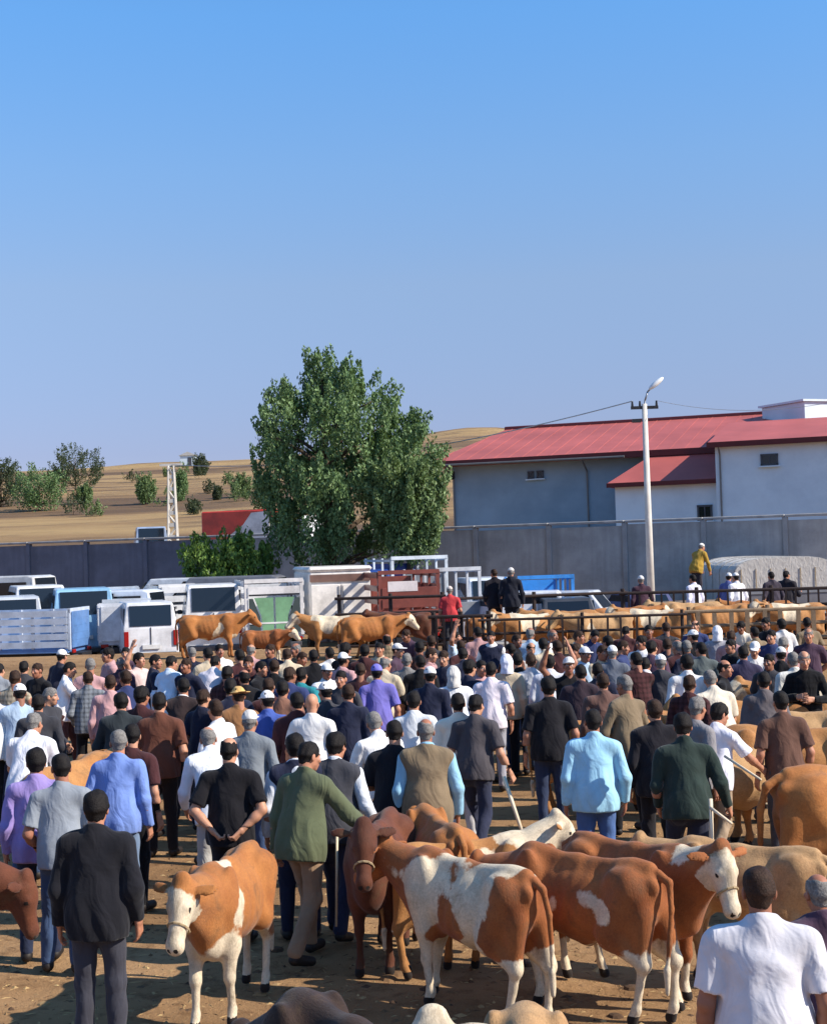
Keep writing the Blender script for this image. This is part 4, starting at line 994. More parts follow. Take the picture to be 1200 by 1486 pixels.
M_ = [
 # x, y of the crown, heading, pose, garment, top, bottom, hair, hair colour, label, extras
 (1100, 1252, -6, 'stand', 'tee', (214, 212, 218), JEAND, 'short', 'brown', 'man in a plain white T-shirt at the front beside the chestnut calf', dict(stout=1.1, stature=1.74, sk=3, res=.01)),
 (1186, 1264, 12, 'stand', 'jacket', PLUM, DKG, 'balding', 'grey', 'short balding man in a dark plum jacket next to the plain white T-shirt man', dict(sk=1, stature=1.52)),
 (139, 1144, -3, 'stand', 'jacket', (30, 30, 36), (58, 58, 66), 'thick', 'black', 'man in black jacket and charcoal trousers standing alone before the herd', dict(stature=1.76, res=.01, stout=.3)),
 (88, 1090, 6, 'relax', 'tee', (138, 144, 152), JEAN, 'short', 'black', 'man in a grey T-shirt and jeans behind the black jacketed man', dict(sk=1)),
 (52, 1083, 10, 'stand', 'shirt', LAV, JEAND, 'thick', 'black', 'man in a lavender shirt next to the grey T-shirt man', dict()),
 (172, 1056, -6, 'relax', 'shirt', PERI, LJEAN, 'short', 'grey', 'grey haired man in periwinkle blue shirt and pale jeans', dict(stout=.5)),
 (192, 1047, -15, 'relax', 'tee', MAROON, BLACK, 'short', 'black', 'man in a dark maroon T-shirt squeezed behind the periwinkle shirt', dict(sk=2)),
 (231, 1002, -5, 'stand', 'tee', BROWN, (30, 28, 30), 'short', 'black', 'tall man in a brown T-shirt and black trousers', dict(stature=1.8, stout=.5, sk=2)),
 (175, 1003, 8, 'folded', 'jacket', (44, 50, 54), DKG, 'thick', 'black', 'man in a dark slate jacket left of the brown T-shirt man', dict()),
 (266, 981, -4, 'relax', 'vest', WHITE, DKG, 'short', 'black', 'man with a dark brown vest over white sleeves', dict(cvest=(62, 50, 50), stature=1.78)),
 (312, 1012, 60, 'talk', 'tee', WHITE, KHAKI, 'short', 'brown', 'man in white T-shirt turned sideways with a bent arm', dict(sk=2)),
 (300, 1052, 20, 'lean', 'shirt', (220, 222, 226), (196, 194, 190), 'balding', 'grey', 'man in white shirt and off-white trousers leaning behind the black T-shirt', dict()),
 (332, 1067, -4, 'behind', 'tee', (28, 27, 32), (34, 32, 36), 'balding', 'black', 'balding man in black T-shirt with hands clasped behind him', dict(stout=.4, sk=2)),
 (362, 1028, -10, 'stand', 'shirt', (122, 128, 134), JEAN, 'cap', 'grey', 'man in a slate grey shirt and pale cap beside the balding black T-shirt man', dict(stout=.6)),
 (387, 1000, 10, 'relax', 'shirt', BLUE, NAVY, 'cap', 'black', 'man in royal blue shirt and white cap', dict(hatcol=WHITE)),
 (345, 994, 15, 'folded', 'shirt', (140, 100, 66), DKG, 'hat', 'brown', 'man wearing a wide straw hat and brown shirt', dict(hatcol=(206, 166, 104))),
 (410, 985, -8, 'stand', 'tee', (136, 98, 82), DKG, 'short', 'black', 'man in a light brown T-shirt behind the bald man', dict()),
 (452, 1004, -10, 'stand', 'tee', WHITE, JEAND, 'bald', 'black', 'bald man in a bright white T-shirt', dict(stout=.5, sk=2)),
 (430, 1002, 5, 'relax', 'jacket', MAROON, BLACK, 'short', 'black', 'man in dark maroon jacket next to the bald man', dict()),
 (450, 1073, -32, 'reach', 'jacket', OLIVE, KHAKI, 'short', 'black', 'man in an olive jacket and khaki trousers reaching to the dark calf', dict(stature=1.76, res=.01)),
 (428, 1062, 5, 'stand', 'vest', (214, 218, 226), NAVY, 'thick', 'black', 'man in white shirt and dark vest half hidden by the olive jacket', dict(cvest=NAVY)),
 (488, 1060, -14, 'stick', 'vest', (222, 226, 232), (50, 54, 78), 'thick', 'black', 'man in charcoal vest over white sleeves holding a thin cane', dict(cvest=(64, 64, 70))),
 (505, 990, -12, 'relax', 'shirt', NAVY, DKG, 'short', 'brown', 'brown haired man in a navy shirt in the middle of the crowd', dict(stout=.5)),
 (540, 1030, 25, 'lean', 'tee', WHITE, JEAN, 'short', 'grey', 'stooping man in a white T-shirt behind the charcoal vest', dict()),
 (572, 1042, -10, 'folded', 'tee', (30, 30, 36), (66, 34, 38), 'short', 'black', 'man in black T-shirt and wine trousers beside the tan vest', dict(sk=2)),
 (617, 1040, 2, 'stand', 'vest', LTBLUE, (140, 122, 98), 'balding', 'grey', 'balding man in a long tan vest over a light blue shirt', dict(cvest=TANV, stout=.6, stature=1.76, sk=1)),
 (600, 1000, -6, 'stand', 'tee', (226, 230, 234), JEAND, 'short', 'black', 'dark haired man in white T-shirt behind the long tan vest', dict()),
 (664, 1003, -2, 'stand', 'shirt', CREAMC, (190, 188, 190), 'short', 'black', 'man in a cream shirt between the tan vest and the cane', dict(stout=.6)),
 (691, 1005, -20, 'stick', 'tee', (70, 66, 70), (48, 52, 72), 'short', 'black', 'man in a dark grey T-shirt striding with a long white stick', dict(sk=2)),
 (657, 965, 8, 'stand', 'shirt', (232, 232, 234), DKG, 'scarf', 'black', 'person in white shirt with a white headscarf', dict()),
 (712, 958, -10, 'stand', 'tee', (224, 214, 222), (150, 150, 160), 'short', 'black', 'man in a pinkish white T-shirt left of the beige shirt', dict()),
 (734, 948, -14, 'hip', 'shirt', BEIGE, BLACK, 'scarf', 'black', 'person in beige shirt and pale headscarf with a hand on the hip', dict(hatcol=(222, 222, 232))),
 (795, 980, 2, 'stand', 'tee', (26, 25, 30), (52, 62, 88), 'thick', 'black', 'bushy haired man in black T-shirt and dark jeans', dict(stature=1.8, stout=.6)),
 (860, 1026, -4, 'stand', 'shirt', LTBLUE, (72, 100, 150), 'short', 'black', 'man in a pale sky blue shirt and bright blue jeans', dict(stout=.5, stature=1.76, sk=1)),
 (874, 974, 6, 'stand', 'shirt', (112, 84, 76), DKG, 'short', 'brown', 'man in dusty brown shirt behind the sky blue shirt', dict()),
 (842, 962, -12, 'relax', 'jacket', (58, 46, 54), BLACK, 'short', 'black', 'man in dark aubergine jacket behind the bushy haired man', dict(stout=.5)),
 (949, 1012, 8, 'stand', 'jacket', (32, 30, 36), (30, 28, 32), 'short', 'brown', 'man in a long black coat left of the dark green shirt', dict(stout=.6)),
 (990, 1032, -4, 'stick', 'shirt', DKGREEN, (40, 44, 62), 'thick', 'black', 'man in a dark green shirt holding a white stick', dict(stout=.6, stature=1.76)),
 (1012, 1008, -60, 'relax', 'tee', (140, 136, 138), DKG, 'short', 'grey', 'grey haired man in profile behind the dark green shirt', dict()),
 (1045, 1018, -42, 'reach', 'tee', (222, 222, 232), (168, 146, 122), 'thick', 'black', 'young man in white T-shirt and khaki trousers reaching toward the cows', dict(stature=1.66, stout=0)),
 (90, 941, -40, 'relax', 'jacket', (38, 40, 56), NAVY, 'cap', 'black', 'man in a long navy jacket and white cap at the edge of the crowd', dict(stature=1.78, stout=.4, hatcol=(236, 232, 226))),
 (103, 959, -70, 'reach', 'tee', (232, 230, 230), (92, 60, 58), 'short', 'black', 'man in white T-shirt stretching his bare arm past the navy jacket', dict()),
 (55, 1005, 12, 'stand', 'shirt', DKG, BLACK, 'short', 'black', 'man in dark grey shirt beside the long navy jacket', dict()),
 (50, 1032, -5, 'lean', 'tee', (230, 230, 236), JEAN, 'short', 'grey', 'man in white T-shirt stooping next to the dark grey shirt', dict(stout=.6)),
 (250, 950, -30, 'reach', 'shirt', (206, 222, 236), DKG, 'short', 'black', 'man in an icy white shirt stretching an arm before the brown T-shirt', dict()),
 (313, 950, -15, 'lean', 'tee', (224, 218, 226), DKG, 'short', 'black', 'man in a lilac white T-shirt above the straw hat', dict(stout=.5)),
 (225, 948, -75, 'talk', 'tee', NAVY, DKG, 'short', 'black', 'man in navy T-shirt turned to the side beside the icy white shirt', dict()),
 (200, 946, -120, 'raise', 'shirt', (200, 176, 172), DKG, 'thick', 'black', 'man raising his arm in a pale pink shirt', dict(sk=2)),
 (160, 977, 5, 'stand', 'shirt', PINK, DKG, 'short', 'brown', 'man in a dusty pink shirt near the slate jacket', dict()),
 (437, 966, -20, 'stand', 'tee', TEAL, DKG, 'short', 'black', 'man in a teal T-shirt among the dark shirts', dict()),
 (546, 962, 10, 'stand', 'tee', (118, 112, 190), DKG, 'cap', 'black', 'person in a violet blue T-shirt and matching cap', dict(hatcol=(120, 116, 196))),
 (590, 946, -10, 'stand', 'shirt', (136, 134, 132), DKG, 'short', 'grey', 'man in stone grey shirt near the pen rails', dict(stout=.5)),
 (770, 946, -6, 'stand', 'shirt', (178, 182, 190), DKG, 'short', 'brown', 'man in a silver grey shirt beside a raised white sleeve', dict()),
 (797, 948, 0, 'raise', 'shirt', (222, 224, 232), DKG, 'short', 'black', 'man in white shirt with his arm raised high', dict()),
 (888, 935, -8, 'stand', 'shirt', (98, 104, 116), NAVY, 'cap', 'grey', 'man in steel grey shirt wearing a white cap', dict(hatcol=WHITE)),
 (935, 952, -4, 'lean', 'shirt', (224, 218, 222), DKG, 'short', 'black', 'man in a white shirt with stooped shoulders before the sandy cow', dict(stout=.4)),
 (958, 948, -10, 'stand', 'jacket', DKG, BLACK, 'skullcap', 'grey', 'man in dark grey jacket and white skullcap', dict(hatcol=WHITE)),
 (1017, 930, 4, 'hip', 'tee', (92, 100, 100), DKG, 'short', 'black', 'man in a grey green T-shirt with elbows out', dict(stout=.5)),
 (1040, 907, -4, 'stand', 'shirt', (150, 150, 158), DKG, 'scarf', 'grey', 'person in a grey checked shirt and white headscarf', dict(hatcol=(232, 230, 232))),
 (1078, 935, -6, 'stand', 'tee', (58, 54, 78), BLACK, 'short', 'black', 'man in an indigo T-shirt near the end of the crowd', dict(stout=.5)),
 (1150, 944, 10, 'stand', 'shirt', (206, 204, 196), DKG, 'short', 'grey', 'man in an ivory shirt at the end of the crowd', dict(stout=.5)),
 (1108, 972, -12, 'stand', 'shirt', (96, 90, 92), DKG, 'short', 'black', 'man in a smoke grey shirt before the row of tan cows', dict()),
 (1132, 1000, 6, 'stand', 'tee', (92, 66, 56), DKG, 'short', 'black', 'man in a cocoa brown T-shirt between the tan cows', dict()),
 (712, 914, 170, 'stand', 'vest', WHITE, DKG, 'short', 'black', 'man with white collar facing the crowd before the pen', dict(cvest=NAVY)),
]
for px, py, hd_, po, ga, ct, cb, ha, hc, lab, ex in M_: man(px, py, hd_, po, ga, ct, cb, ha, hc, lab, **ex)
# on the bank behind the rails
man(717, 823, 12, 'relax', 'jacket', (30, 28, 36), (32, 30, 38), 'short', 'brown', 'man in black jacket up on the loading block, head bare brown', z=1.02, d=36.3, stature=1.72)
man(741, 822, -8, 'stand', 'jacket', (28, 30, 40), (30, 30, 38), 'skullcap', 'grey', 'man in black jacket and pale skullcap up on the loading block', z=1.02, d=36.0, stature=1.74, hatcol=(214, 208, 200))
man(652, 846, -5, 'stand', 'tee', REDC, DKG, 'skullcap', 'grey', 'man in a bright red T-shirt standing behind the pen rails', z=BZ-.02, d=37, stout=.5, stature=1.66, hatcol=(210, 196, 186))
man(930, 838, 10, 'stand', 'shirt', (66, 44, 56), DKG, 'cap', 'grey', 'man in a wine shirt and white cap at the foot of the lamp pole', z=BZ-.02, d=38.5, hatcol=WHITE)
man(1056, 832, -40, 'relax', 'shirt', (92, 100, 150), DKG, 'cap', 'black', 'person in blue shirt and white cap behind the right pen', z=BZ-.02, d=38.6, hatcol=WHITE)
man(1068, 838, 30, 'stand', 'shirt', (222, 220, 224), DKG, 'skullcap', 'black', 'person in white shirt next to the blue shirt behind the pen', z=BZ-.02, d=38.2, hatcol=WHITE)
man(1120, 846, 20, 'stand', 'jacket', (58, 52, 62), DKG, 'short', 'black', 'man in dark jacket before the grey canvas truck', z=BZ-.02, d=38.4)
man(1141, 845, -30, 'talk', 'jacket', (40, 38, 44), DKG, 'short', 'black', 'man in near black jacket talking before the grey canvas truck', z=BZ-.02, d=38.9)
man(1006, 842, 40, 'stand', 'shirt', (214, 210, 222), DKG, 'short', 'black', 'person in a pale lilac shirt below the yellow jacket', z=BZ-.02, d=38.0)
blk = tag(empty('loading_block', tuple(P(729, 900, 36.2).xy)+(BZ-.03,)), 'low concrete loading block the two men in black stand on', 'block')
MB().box((0, 0, .17), (1.7, 1.3, .34), None, .03).build('slab', CONC2, blk); MB().box((0, -.86, .075), (1.2, .38, .15), None, .02).build('step', CONC2, blk)

# ------------------------------------------------------------------ the rest of the crowd
CN = {'white': WHITE, 'cream': CREAMC, 'pale blue': (176, 196, 216), 'navy': NAVY, 'black': BLACK, 'brown': BROWN, 'maroon': MAROON, 'grey': GREY, 'dark grey': DKG, 'beige': BEIGE, 'dusty pink': PINK, 'plum': PLUM, 'tan': TANV, 'dark blue': (50, 60, 100)}
names = ['white', 'white', 'navy', 'black', 'dark grey', 'dark grey', 'grey', 'maroon', 'brown', 'dusty pink', 'plum', 'black', 'beige', 'pale blue', 'navy', 'tan', 'dark blue', 'cream', 'black', 'maroon']
rr = random.Random(21); fill = []
NAMED = list(TAKEN)
def free(px, py, dx, dy):
    if any(abs(px-a) < 27 and 0 < py-b < 85 for a, b in NAMED if b > 960): return False
    if any(abs(px-a) < 17 and 0 < py-b < 40 for a, b in NAMED): return False
    return all(abs(px-a) > dx or abs(py-b) > dy for a, b in TAKEN+fill)
for py_c, x0, x1, step in ((940, 5, 150, 27), (956, -10, 150, 27), (974, -10, 200, 30), (928, 150, 560, 27), (916, 560, 1190, 34), (926, 500, 1190, 27), (934, 150, 1190, 22), (945, 120, 1190, 22), (957, 130, 1180, 24), (970, 140, 1180, 27), (986, 180, 700, 30), (986, 900, 1100, 34), (1006, 330, 560, 44)):
    x = x0
    while x < x1:
        px = x+rr.uniform(-9, 9); py = py_c-(px-600)*.0314+rr.uniform(-6, 6)
        if free(px, py, 13, 12): fill.append((px, py))
        x += step
SIG = {}
for px, py in fill:
    face = rr.random() < .28
    hd_ = rr.choice([180, 150, -150, 165, 120, -110]) if face else rr.uniform(-35, 35)
    po = rr.choice(['stand', 'relax', 'folded', 'talk', 'stand', 'lean', 'behind', 'raise' if rr.random() < .2 else 'stand']); ga = {'stand': 'tee', 'relax': 'shirt', 'folded': 'shirt', 'talk': 'tee', 'lean': 'tee', 'behind': 'tee', 'raise': 'shirt'}[po]
    if po == 'stand': ga = rr.choice(['tee', 'shirt', 'jacket'])
    cn = rr.choice(names); pl_ = ga == 'shirt' and rr.random() < .35; ha, hc = rr.choice([('short', 'black')]*5+[('thick', 'black')]*2+[('short', 'brown')]*2*2+[('balding', 'grey'), ('short', 'grey'), ('balding', 'black'), ('cap', 'black')])
    hd_name = {'short': hc+' haired', 'thick': 'bushy haired', 'balding': 'balding '+hc+' haired', 'cap': 'white capped', 'skullcap': 'skullcapped'}[ha]
    gname = {'tee': 'T-shirt', 'shirt': 'long-sleeved shirt', 'jacket': 'jacket'}[ga]
    act = {'raise': ', arm raised', 'folded': ', arms folded', 'talk': ', hands gesturing', 'lean': ', stooping', 'behind': ', hands behind back'}.get(po, '')
    if pl_: gname = 'checked shirt'
    lab = '%s person in a %s %s%s, %s' % (hd_name, cn, gname, act, 'facing front' if face else 'seen from behind')
    man(px, py, hd_, po, ga, CN[cn], rr.choice([DKG, JEAND, NAVY, BLACK, JEAN]), ha, hc, lab, stature=rr.uniform(1.68, 1.8), stout=.2, sk=rr.randrange(4), hatcol=WHITE, group='people packed in the market crowd', res=.0165, plaid=pl_)
# walking sticks and canes
STK = plain('peeled_wood', (218, 200, 172), .7, 0, .12, 8, .2)
def stick(a, b, label, r=.012):
    tag(MB().bar(a, b, r, r*.8, 8).build('stick', STK, None, None, True), label, 'stick')
stick(P(731, 1128, 14.3), P(757, 1206, 13.9), 'long pale stick pointing down from the striding man in dark grey', .02)
stick(P(1031, 1160, 13.0), P(1034, 1245, 12.8), 'white stick held upright by the man in dark green shirt', .018)
stick(P(1030, 1172, 12.95), P(1062, 1196, 12.8), 'short white stick slanting from the dark green shirt', .014)
stick(P(489, 1205, 12.3), P(488, 1345, 12.3), 'thin cane standing beside the charcoal vest man', .012)
stick(P(1052, 1098, 14.2), P(1104, 1132, 13.6), 'pale goad pointed at the cows by the young man', .014)
# ------------------------------------------------------------------ trucks, vans and cars behind the bank
RUB = plain('rubber', (26, 26, 28), .85); RIM = plain('rim', (150, 150, 152), .4, .7); LAMP = plain('red_lens', (150, 24, 22), .25); AMB = plain('amber_lens', (200, 110, 30), .25); GLS = glass_mat(); CHR = plain('bumper', (92, 92, 96), .45, .5)
def paint(c): return plain('paint', c, .38, 0, .1, 2, .04, .5, .3, tuple(int(v*.78) for v in c))
def wheel(root, x, y, r=.36, wd=.22):
    s = 1 if x > 0 else -1
    ty = MB().bar((x-wd/2, y, r), (x+wd/2, y, r), r, r, 20).build('wheel', RUB, root)
    MB().bar((x+s*(wd/2-.03), y, r), (x+s*(wd/2+.012), y, r), r*.58, r*.52, 16).build('rim', RIM, ty)
def truck(loc, rz, wd, h, label, cb, cc, style='slat', L=3.6, bed=.85, tail=None, roofc=None, group='trucks and vans parked behind the bank', slatc=None):
    """small livestock truck, tail toward -Y; style slat / box / canvas / frame"""
    t = empty('livestock_truck', loc, math.radians(rz)); pb_, pc_ = paint(cb), paint(cc); ps = paint(slatc) if slatc else pb_
    MB().box((0, L/2+.7, .58), (wd*.5, L+1.9, .16)).build('chassis', DARKM, t)
    for x in (-1, 1):
        for y in (.75, L+1.0): wheel(t, x*(wd/2-.16), y)
    MB().box((0, L/2, bed-.06), (wd, L, .14), None, .02).build('cargo_floor', pb_, t)
    H = h-bed
    if style in ('slat', 'frame'):
        n = 5 if style == 'slat' else 2; 
        for x in (-1, 1):
            for q in range(4): MB().box((x*(wd/2-.03), .06+q*(L-.12)/3, bed+H/2), (.07, .08, H)).build('post', ps, t)
            for q in range(n):
                z = bed+.12+(H-.2)*q/(n-1); MB().box((x*(wd/2+.018), L/2, z), (.026, L-.02, .17 if style == 'slat' else .08)).build('slat', ps, t)
        for x in (-1, 1): MB().box((x*(wd/2-.05), -.03, bed+H/2), (.1, .06, H+.06)).build('tail_post', ps, t)
        MB().box((0, -.035, h), (wd, .09, .12)).build('tail_header', ps, t)
        if tail is None:
            for q in range(n if style == 'slat' else 0): MB().box((0, -.08, bed+.12+(H-.25)*q/(n-1)), (wd-.2, .03, .2)).build('tail_board', pb_, t)
        MB().box((0, L-.02, bed+H*.45), (wd-.2, .04, H*.9)).build('headboard', pb_, t)
        if style == 'frame': MB().box((0, -.06, bed+H*.2), (wd-.12, .04, H*.4), None, .01).build('tailgate', pb_, t)
    else:
        if style == 'canvas':
            arch = lambda g, zb: [(-wd/2-g, zb), (wd/2+g, zb)]+[((wd/2+g)*math.cos(a)*abs(math.cos(a))**-.45 if abs(math.cos(a)) > 1e-6 else 0, bed+H*.72+(H*.28+g)*math.sin(a)) for a in [math.pi*q/12 for q in range(13)]]
            MB().prism(arch(0, bed+.1), 0, L).build('canvas_cover', cloth(cb), t)
        else: MB().box((0, L/2, bed+H/2), (wd, L, H), None, .06).build('cargo_box', pb_, t)
        if style == 'box':
            MB().box((0, L/2, h+.07), (wd+.06, L+.1, .16), None, .07).build('roof', paint(roofc or cb), t)
            for x in (-1, 1): MB().box((x*(wd/4-.01), -.025, bed+H*.42), (wd/2-.08, .05, H*.72), None, .015).build('door', pb_, t)
            MB().box((0, -.03, h-.2), (wd-.04, .05, .22)).build('rear_band', paint((122, 92, 80)), t)
            for x in (-.06, .06): MB().bar((x, -.07, bed+.2), (x, -.07, bed+H*.75), .016, None, 6).build('lock_bar', STEEL, t)
        else:
            for q in range(6): MB().prism(arch(.025, bed+.1), .06+q*(L-.2)/5, .13+q*(L-.2)/5).build('hoop', cloth((172, 168, 162)), t)
            for q in range(7): MB().bar((-wd*.44+q*wd*.146, -.03, bed+.3), (-wd*.44+q*wd*.146, -.02, bed+H*.8), .014, None, 5).build('lacing_rope', ROPE, t)
            MB().box((0, -.05, bed+.62), (wd+.04, .06, .07)).build('side_rail', STEEL, t)
            MB().box((0, -.02, bed+H*.25), (wd-.1, .06, .5)).build('tailgate', paint(cc), t)
    if tail == 'green':
        MB().box((0, -.08, h-.28), (wd-.24, .03, .22)).build('tail_board', ps, t)
        MB().box((0, -.082, h-.42), (wd-.24, .035, .05)).build('tail_slot', DARKM, t)
        G = paint((122, 168, 128)); 
        for x in (-1, 1):
            MB().prism([(x*.03, bed+.05), (x*.36, bed+.05), (x*.40, bed+H*.35), (x*.60, h-.5), (x*.03, h-.5)], -.1, -.065).build('tail_door', G, t)
            MB().prism([(x*.42, bed+.05), (x*(wd/2-.12), bed+.05), (x*(wd/2-.12), h-.52), (x*.64, h-.52), (x*.44, bed+H*.35)], -.09, -.06).build('side_flap', plain('dark_rubber', (58, 70, 70), .7), t)
        MB().box((0, -.09, bed+.35), (wd-.24, .04, .05)).build('tail_rail', ps, t)
    if tail == 'sheet':
        MB().box((-.2, -.09, h-.42), (.9, .03, .3)).build('sheet', paint((214, 206, 206)), t)
        for q in range(4): MB().box((0, -.075, bed+.14+q*.34), (wd-.2, .035, .27), None, .01).build('tail_board', pb_, t)
    # cab
    cw, ch, y0 = wd*.94, 1.45, L+.12
    cab = MB().prism([(y0, .55), (y0+1.7, .55), (y0+1.75, 1.15), (y0+1.3, .55+ch), (y0, .55+ch)], -cw/2, cw/2, 'x').build('cab', pc_, t)
    MB().box((0, y0-.012, .55+ch*.72), (cw*.7, .03, .4)).build('rear_window', GLS, cab)
    for x in (-1, 1): MB().prism([(y0+.3, 1.25), (y0+1.5, 1.25), (y0+1.22, 1.85), (y0+.3, 1.85)], x*cw/2-.012, x*cw/2+.012, 'x').build('side_window', GLS, cab)
    MB().box((0, -.1, .55), (wd*.9, .1, .14), None, .02).build('bumper', CHR, t)
    for x in (-1, 1): MB().box((x*(wd/2-.18), -.1, .72), (.22, .06, .1), None, .01).build('tail_light', LAMP, t)
    return tag(t, label, 'truck', group)
def van(loc, rz, wd, h, L, c, label, wc=True, kind='van', group='trucks and vans parked behind the bank'):
    """tail toward -Y"""
    t = empty('van' if kind == 'van' else 'car', loc, math.radians(rz)); p = paint(c)
    if kind == 'van': side = [(0, .35), (0, h*.62), (.12, h-.06), (.3, h), (L*.62, h), (L*.78, h*.62), (L-.08, h*.52), (L, .4)]
    else: side = [(0, .35), (.02, h*.62), (.5, h*.66), (.95, h), (L*.58, h), (L*.74, h*.66), (L-.1, h*.55), (L, .4)]
    body = MB()
    n = len(side); fr = []
    for sx, ins in ((-1, 0), (1, 0)):
        for (y, z) in side: fr.append((sx*(wd/2-(.14*max(0, (z-h*.6)/(h*.4)))), y, z))
    body.add(fr, [tuple(range(n-1, -1, -1)), tuple(range(n, 2*n))]+[(i, (i+1) % n, n+(i+1) % n, n+i) for i in range(n)])
    bo = body.build('body', p, t)
    m = bo.modifiers.new('bevel', 'BEVEL'); m.width = .045; m.segments = 2; m.limit_method = 'ANGLE'
    for x in (-1, 1):
        for y in (L*.19, L*.8): wheel(t, x*(wd/2-.1), y, .32, .2)
        if kind == 'van':
            MB().prism([(.35, h*.66), (L*.38, h*.66), (L*.38, h*.92), (.35, h*.92)], x*(wd/2-.09)-.02, x*(wd/2-.06)+.02, 'x').build('side_window', GLS, t)
            MB().prism([(L*.42, h*.66), (L*.72, h*.66), (L*.61, h*.92), (L*.42, h*.92)], x*(wd/2-.09)-.02, x*(wd/2-.06)+.02, 'x').build('side_window', GLS, t)
        else: MB().prism([(.65, h*.69), (L*.68, h*.69), (L*.57, h*.95), (1.0, h*.95)], x*(wd/2-.09)-.02, x*(wd/2-.07)+.02, 'x').build('side_window', GLS, t)
        MB().box((x*(wd/2-.1), -.015, h*.48), (.13, .06, h*.22), None, .01).build('tail_light', LAMP, t)
        MB().box((x*(wd/2+.07), L*.7, h*.62), (.16, .08, .14), None, .03).build('mirror', DARKM, t)
    if kind == 'van':
        a, b_ = Vector((0, .015, h*.66)), Vector((0, .105, h-.09)); ang = math.atan2(.09, h*.34-.09)
        MB().box(((a+b_)/2)[:], (wd*.74, .05, (b_-a).length), Matrix.Rotation(-ang, 3, 'X')).build('rear_window', GLS, t)
        MB().box((0, -.006, h*.5), (.02, .03, h*.28)).build('door_seam', DARKM, t)
        MB().prism([(L*.645, h*.955), (L*.765, h*.66), (L*.785, h*.66), (L*.665, h*.955)], -wd*.38, wd*.38, 'x').build('windscreen', GLS, t)
    else:
        MB().prism([(.5, h*.69), (.53, h*.7), (.93, h*.96), (.9, h*.96)], -wd*.36, wd*.36, 'x').build('rear_window', GLS, t)
        MB().prism([(L*.6, h*.95), (L*.725, h*.68), (L*.745, h*.68), (L*.62, h*.95)], -wd*.38, wd*.38, 'x').build('windscreen', GLS, t)
    MB().box((0, -.04, .45), (wd*.92, .12, .2), None, .04).build('bumper', CHR if kind == 'van' else p, t)
    MB().box((0, -.03, h*.36), (.5, .05, .12)).build('number_plate', paint((220, 220, 218)), t)
    return tag(t, label, kind, group)
def vp(px, d): q = P(px, 880, d); return (q.x, q.y, -.012)
WHT = (226, 224, 222)
truck(vp(398, 45.5), 11, 1.76, 2.46, 'truck with white frame and pale green tail doors', WHT, (206, 210, 214), 'slat', tail='green', slatc=WHT)
truck(vp(495, 47), 12, 1.95, 2.66, 'white box truck with rounded roof and brown band', (236, 230, 222), WHT, 'box', roofc=(240, 234, 226))
truck(vp(594, 45.2), 12, 1.86, 2.6, 'rusty red cattle truck with a pale sheet on its tail', (126, 66, 56), (120, 60, 54), 'slat', tail='sheet')
truck(vp(610, 51.5), 16, 2.0, 2.98, 'blue truck with a white hoop frame behind the rusty red one', (44, 76, 150), (40, 66, 140), 'frame', slatc=(210, 218, 226))
truck(vp(666, 48), 17, 1.5, 2.6, 'silver framed truck beside the rusty red cattle truck', (128, 132, 138), (170, 178, 186), 'frame', slatc=(186, 190, 196))
truck(vp(793, 50), 8, 1.9, 2.22, 'bright blue pickup truck left of the lamp pole', (56, 138, 214), (62, 150, 226), 'frame', L=2.2)
truck(vp(1142, 50), 3, 3.4, 2.62, 'large truck under a grey canvas cover before the wall', (186, 182, 176), (110, 110, 116), 'canvas', L=5)
truck(vp(112, 43.2), 84, 1.7, 1.86, 'blue flatbed truck with white slatted rails, side on', (92, 132, 186), (86, 124, 178), 'slat', slatc=(196, 206, 220), L=3.0, bed=.8)
van(vp(310, 46.2), 10, 1.78, 2.38, 4.4, WHT, 'white van with a wide rear window beside the green-tailed truck')
van(vp(218, 43.5), 16, 1.6, 1.98, 4.0, (220, 220, 222), 'white panel van behind the orange tan cow')
van(vp(232, 48.5), 80, 1.7, 2.25, 4.2, (216, 220, 228), 'white minibus parked side on behind the panel van')
van(vp(122, 47.2), 15, 1.95, 2.36, 4.3, (140, 184, 216), 'light blue van above the slatted flatbed truck')
van(vp(60, 50), 20, 1.8, 2.45, 4.4, (222, 222, 222), 'white van with a dark rear window next to the light blue van')
van(vp(70, 54), 78, 2.1, 2.76, 5.2, (206, 204, 202), 'long off-white van parked by the dark end of the wall')
van(vp(20, 46), 17, 1.8, 2.2, 4.2, (196, 200, 206), 'silver van at the outer end of the parked row')
van(vp(855, 47), 82, 1.75, 1.85, 4.2, (226, 226, 228), 'white estate car parked side on before the lamp pole', kind='car')
van(vp(830, 44.5), 2, 1.7, 1.66, 4.0, (60, 62, 68), 'dark saloon car by the bright blue pickup', kind='car')
van(vp(905, 49), 70, 1.75, 1.75, 4.2, (198, 202, 208), 'silver car behind the white estate car', kind='car')
van(vp(415, 51), 84, 1.8, 2.55, 5.0, (112, 112, 118), 'grey van side on behind the green-tailed truck')
van(vp(715, 52), 8, 1.8, 2.2, 4.3, (210, 216, 224), 'pale van behind the silver framed truck')
van(vp(960, 52), 18, 1.75, 1.5, 4.0, (74, 78, 120), 'indigo car close to the lamp pole', kind='car')
van(vp(1030, 51), -84, 1.75, 1.52, 4.1, (84, 86, 120), 'dull blue car parked between the lamp pole and canvas truck', kind='car')
truck(vp(268, 50.5), 16, 1.7, 2.3, 'white slatted truck wedged between the minibus and white van', WHT, (214, 216, 220), 'slat', slatc=WHT)
truck(vp(165, 51.5), 12, 1.7, 2.25, 'pale blue slatted truck wedged behind the light blue van', (150, 182, 212), (140, 176, 208), 'slat', slatc=(206, 214, 224))
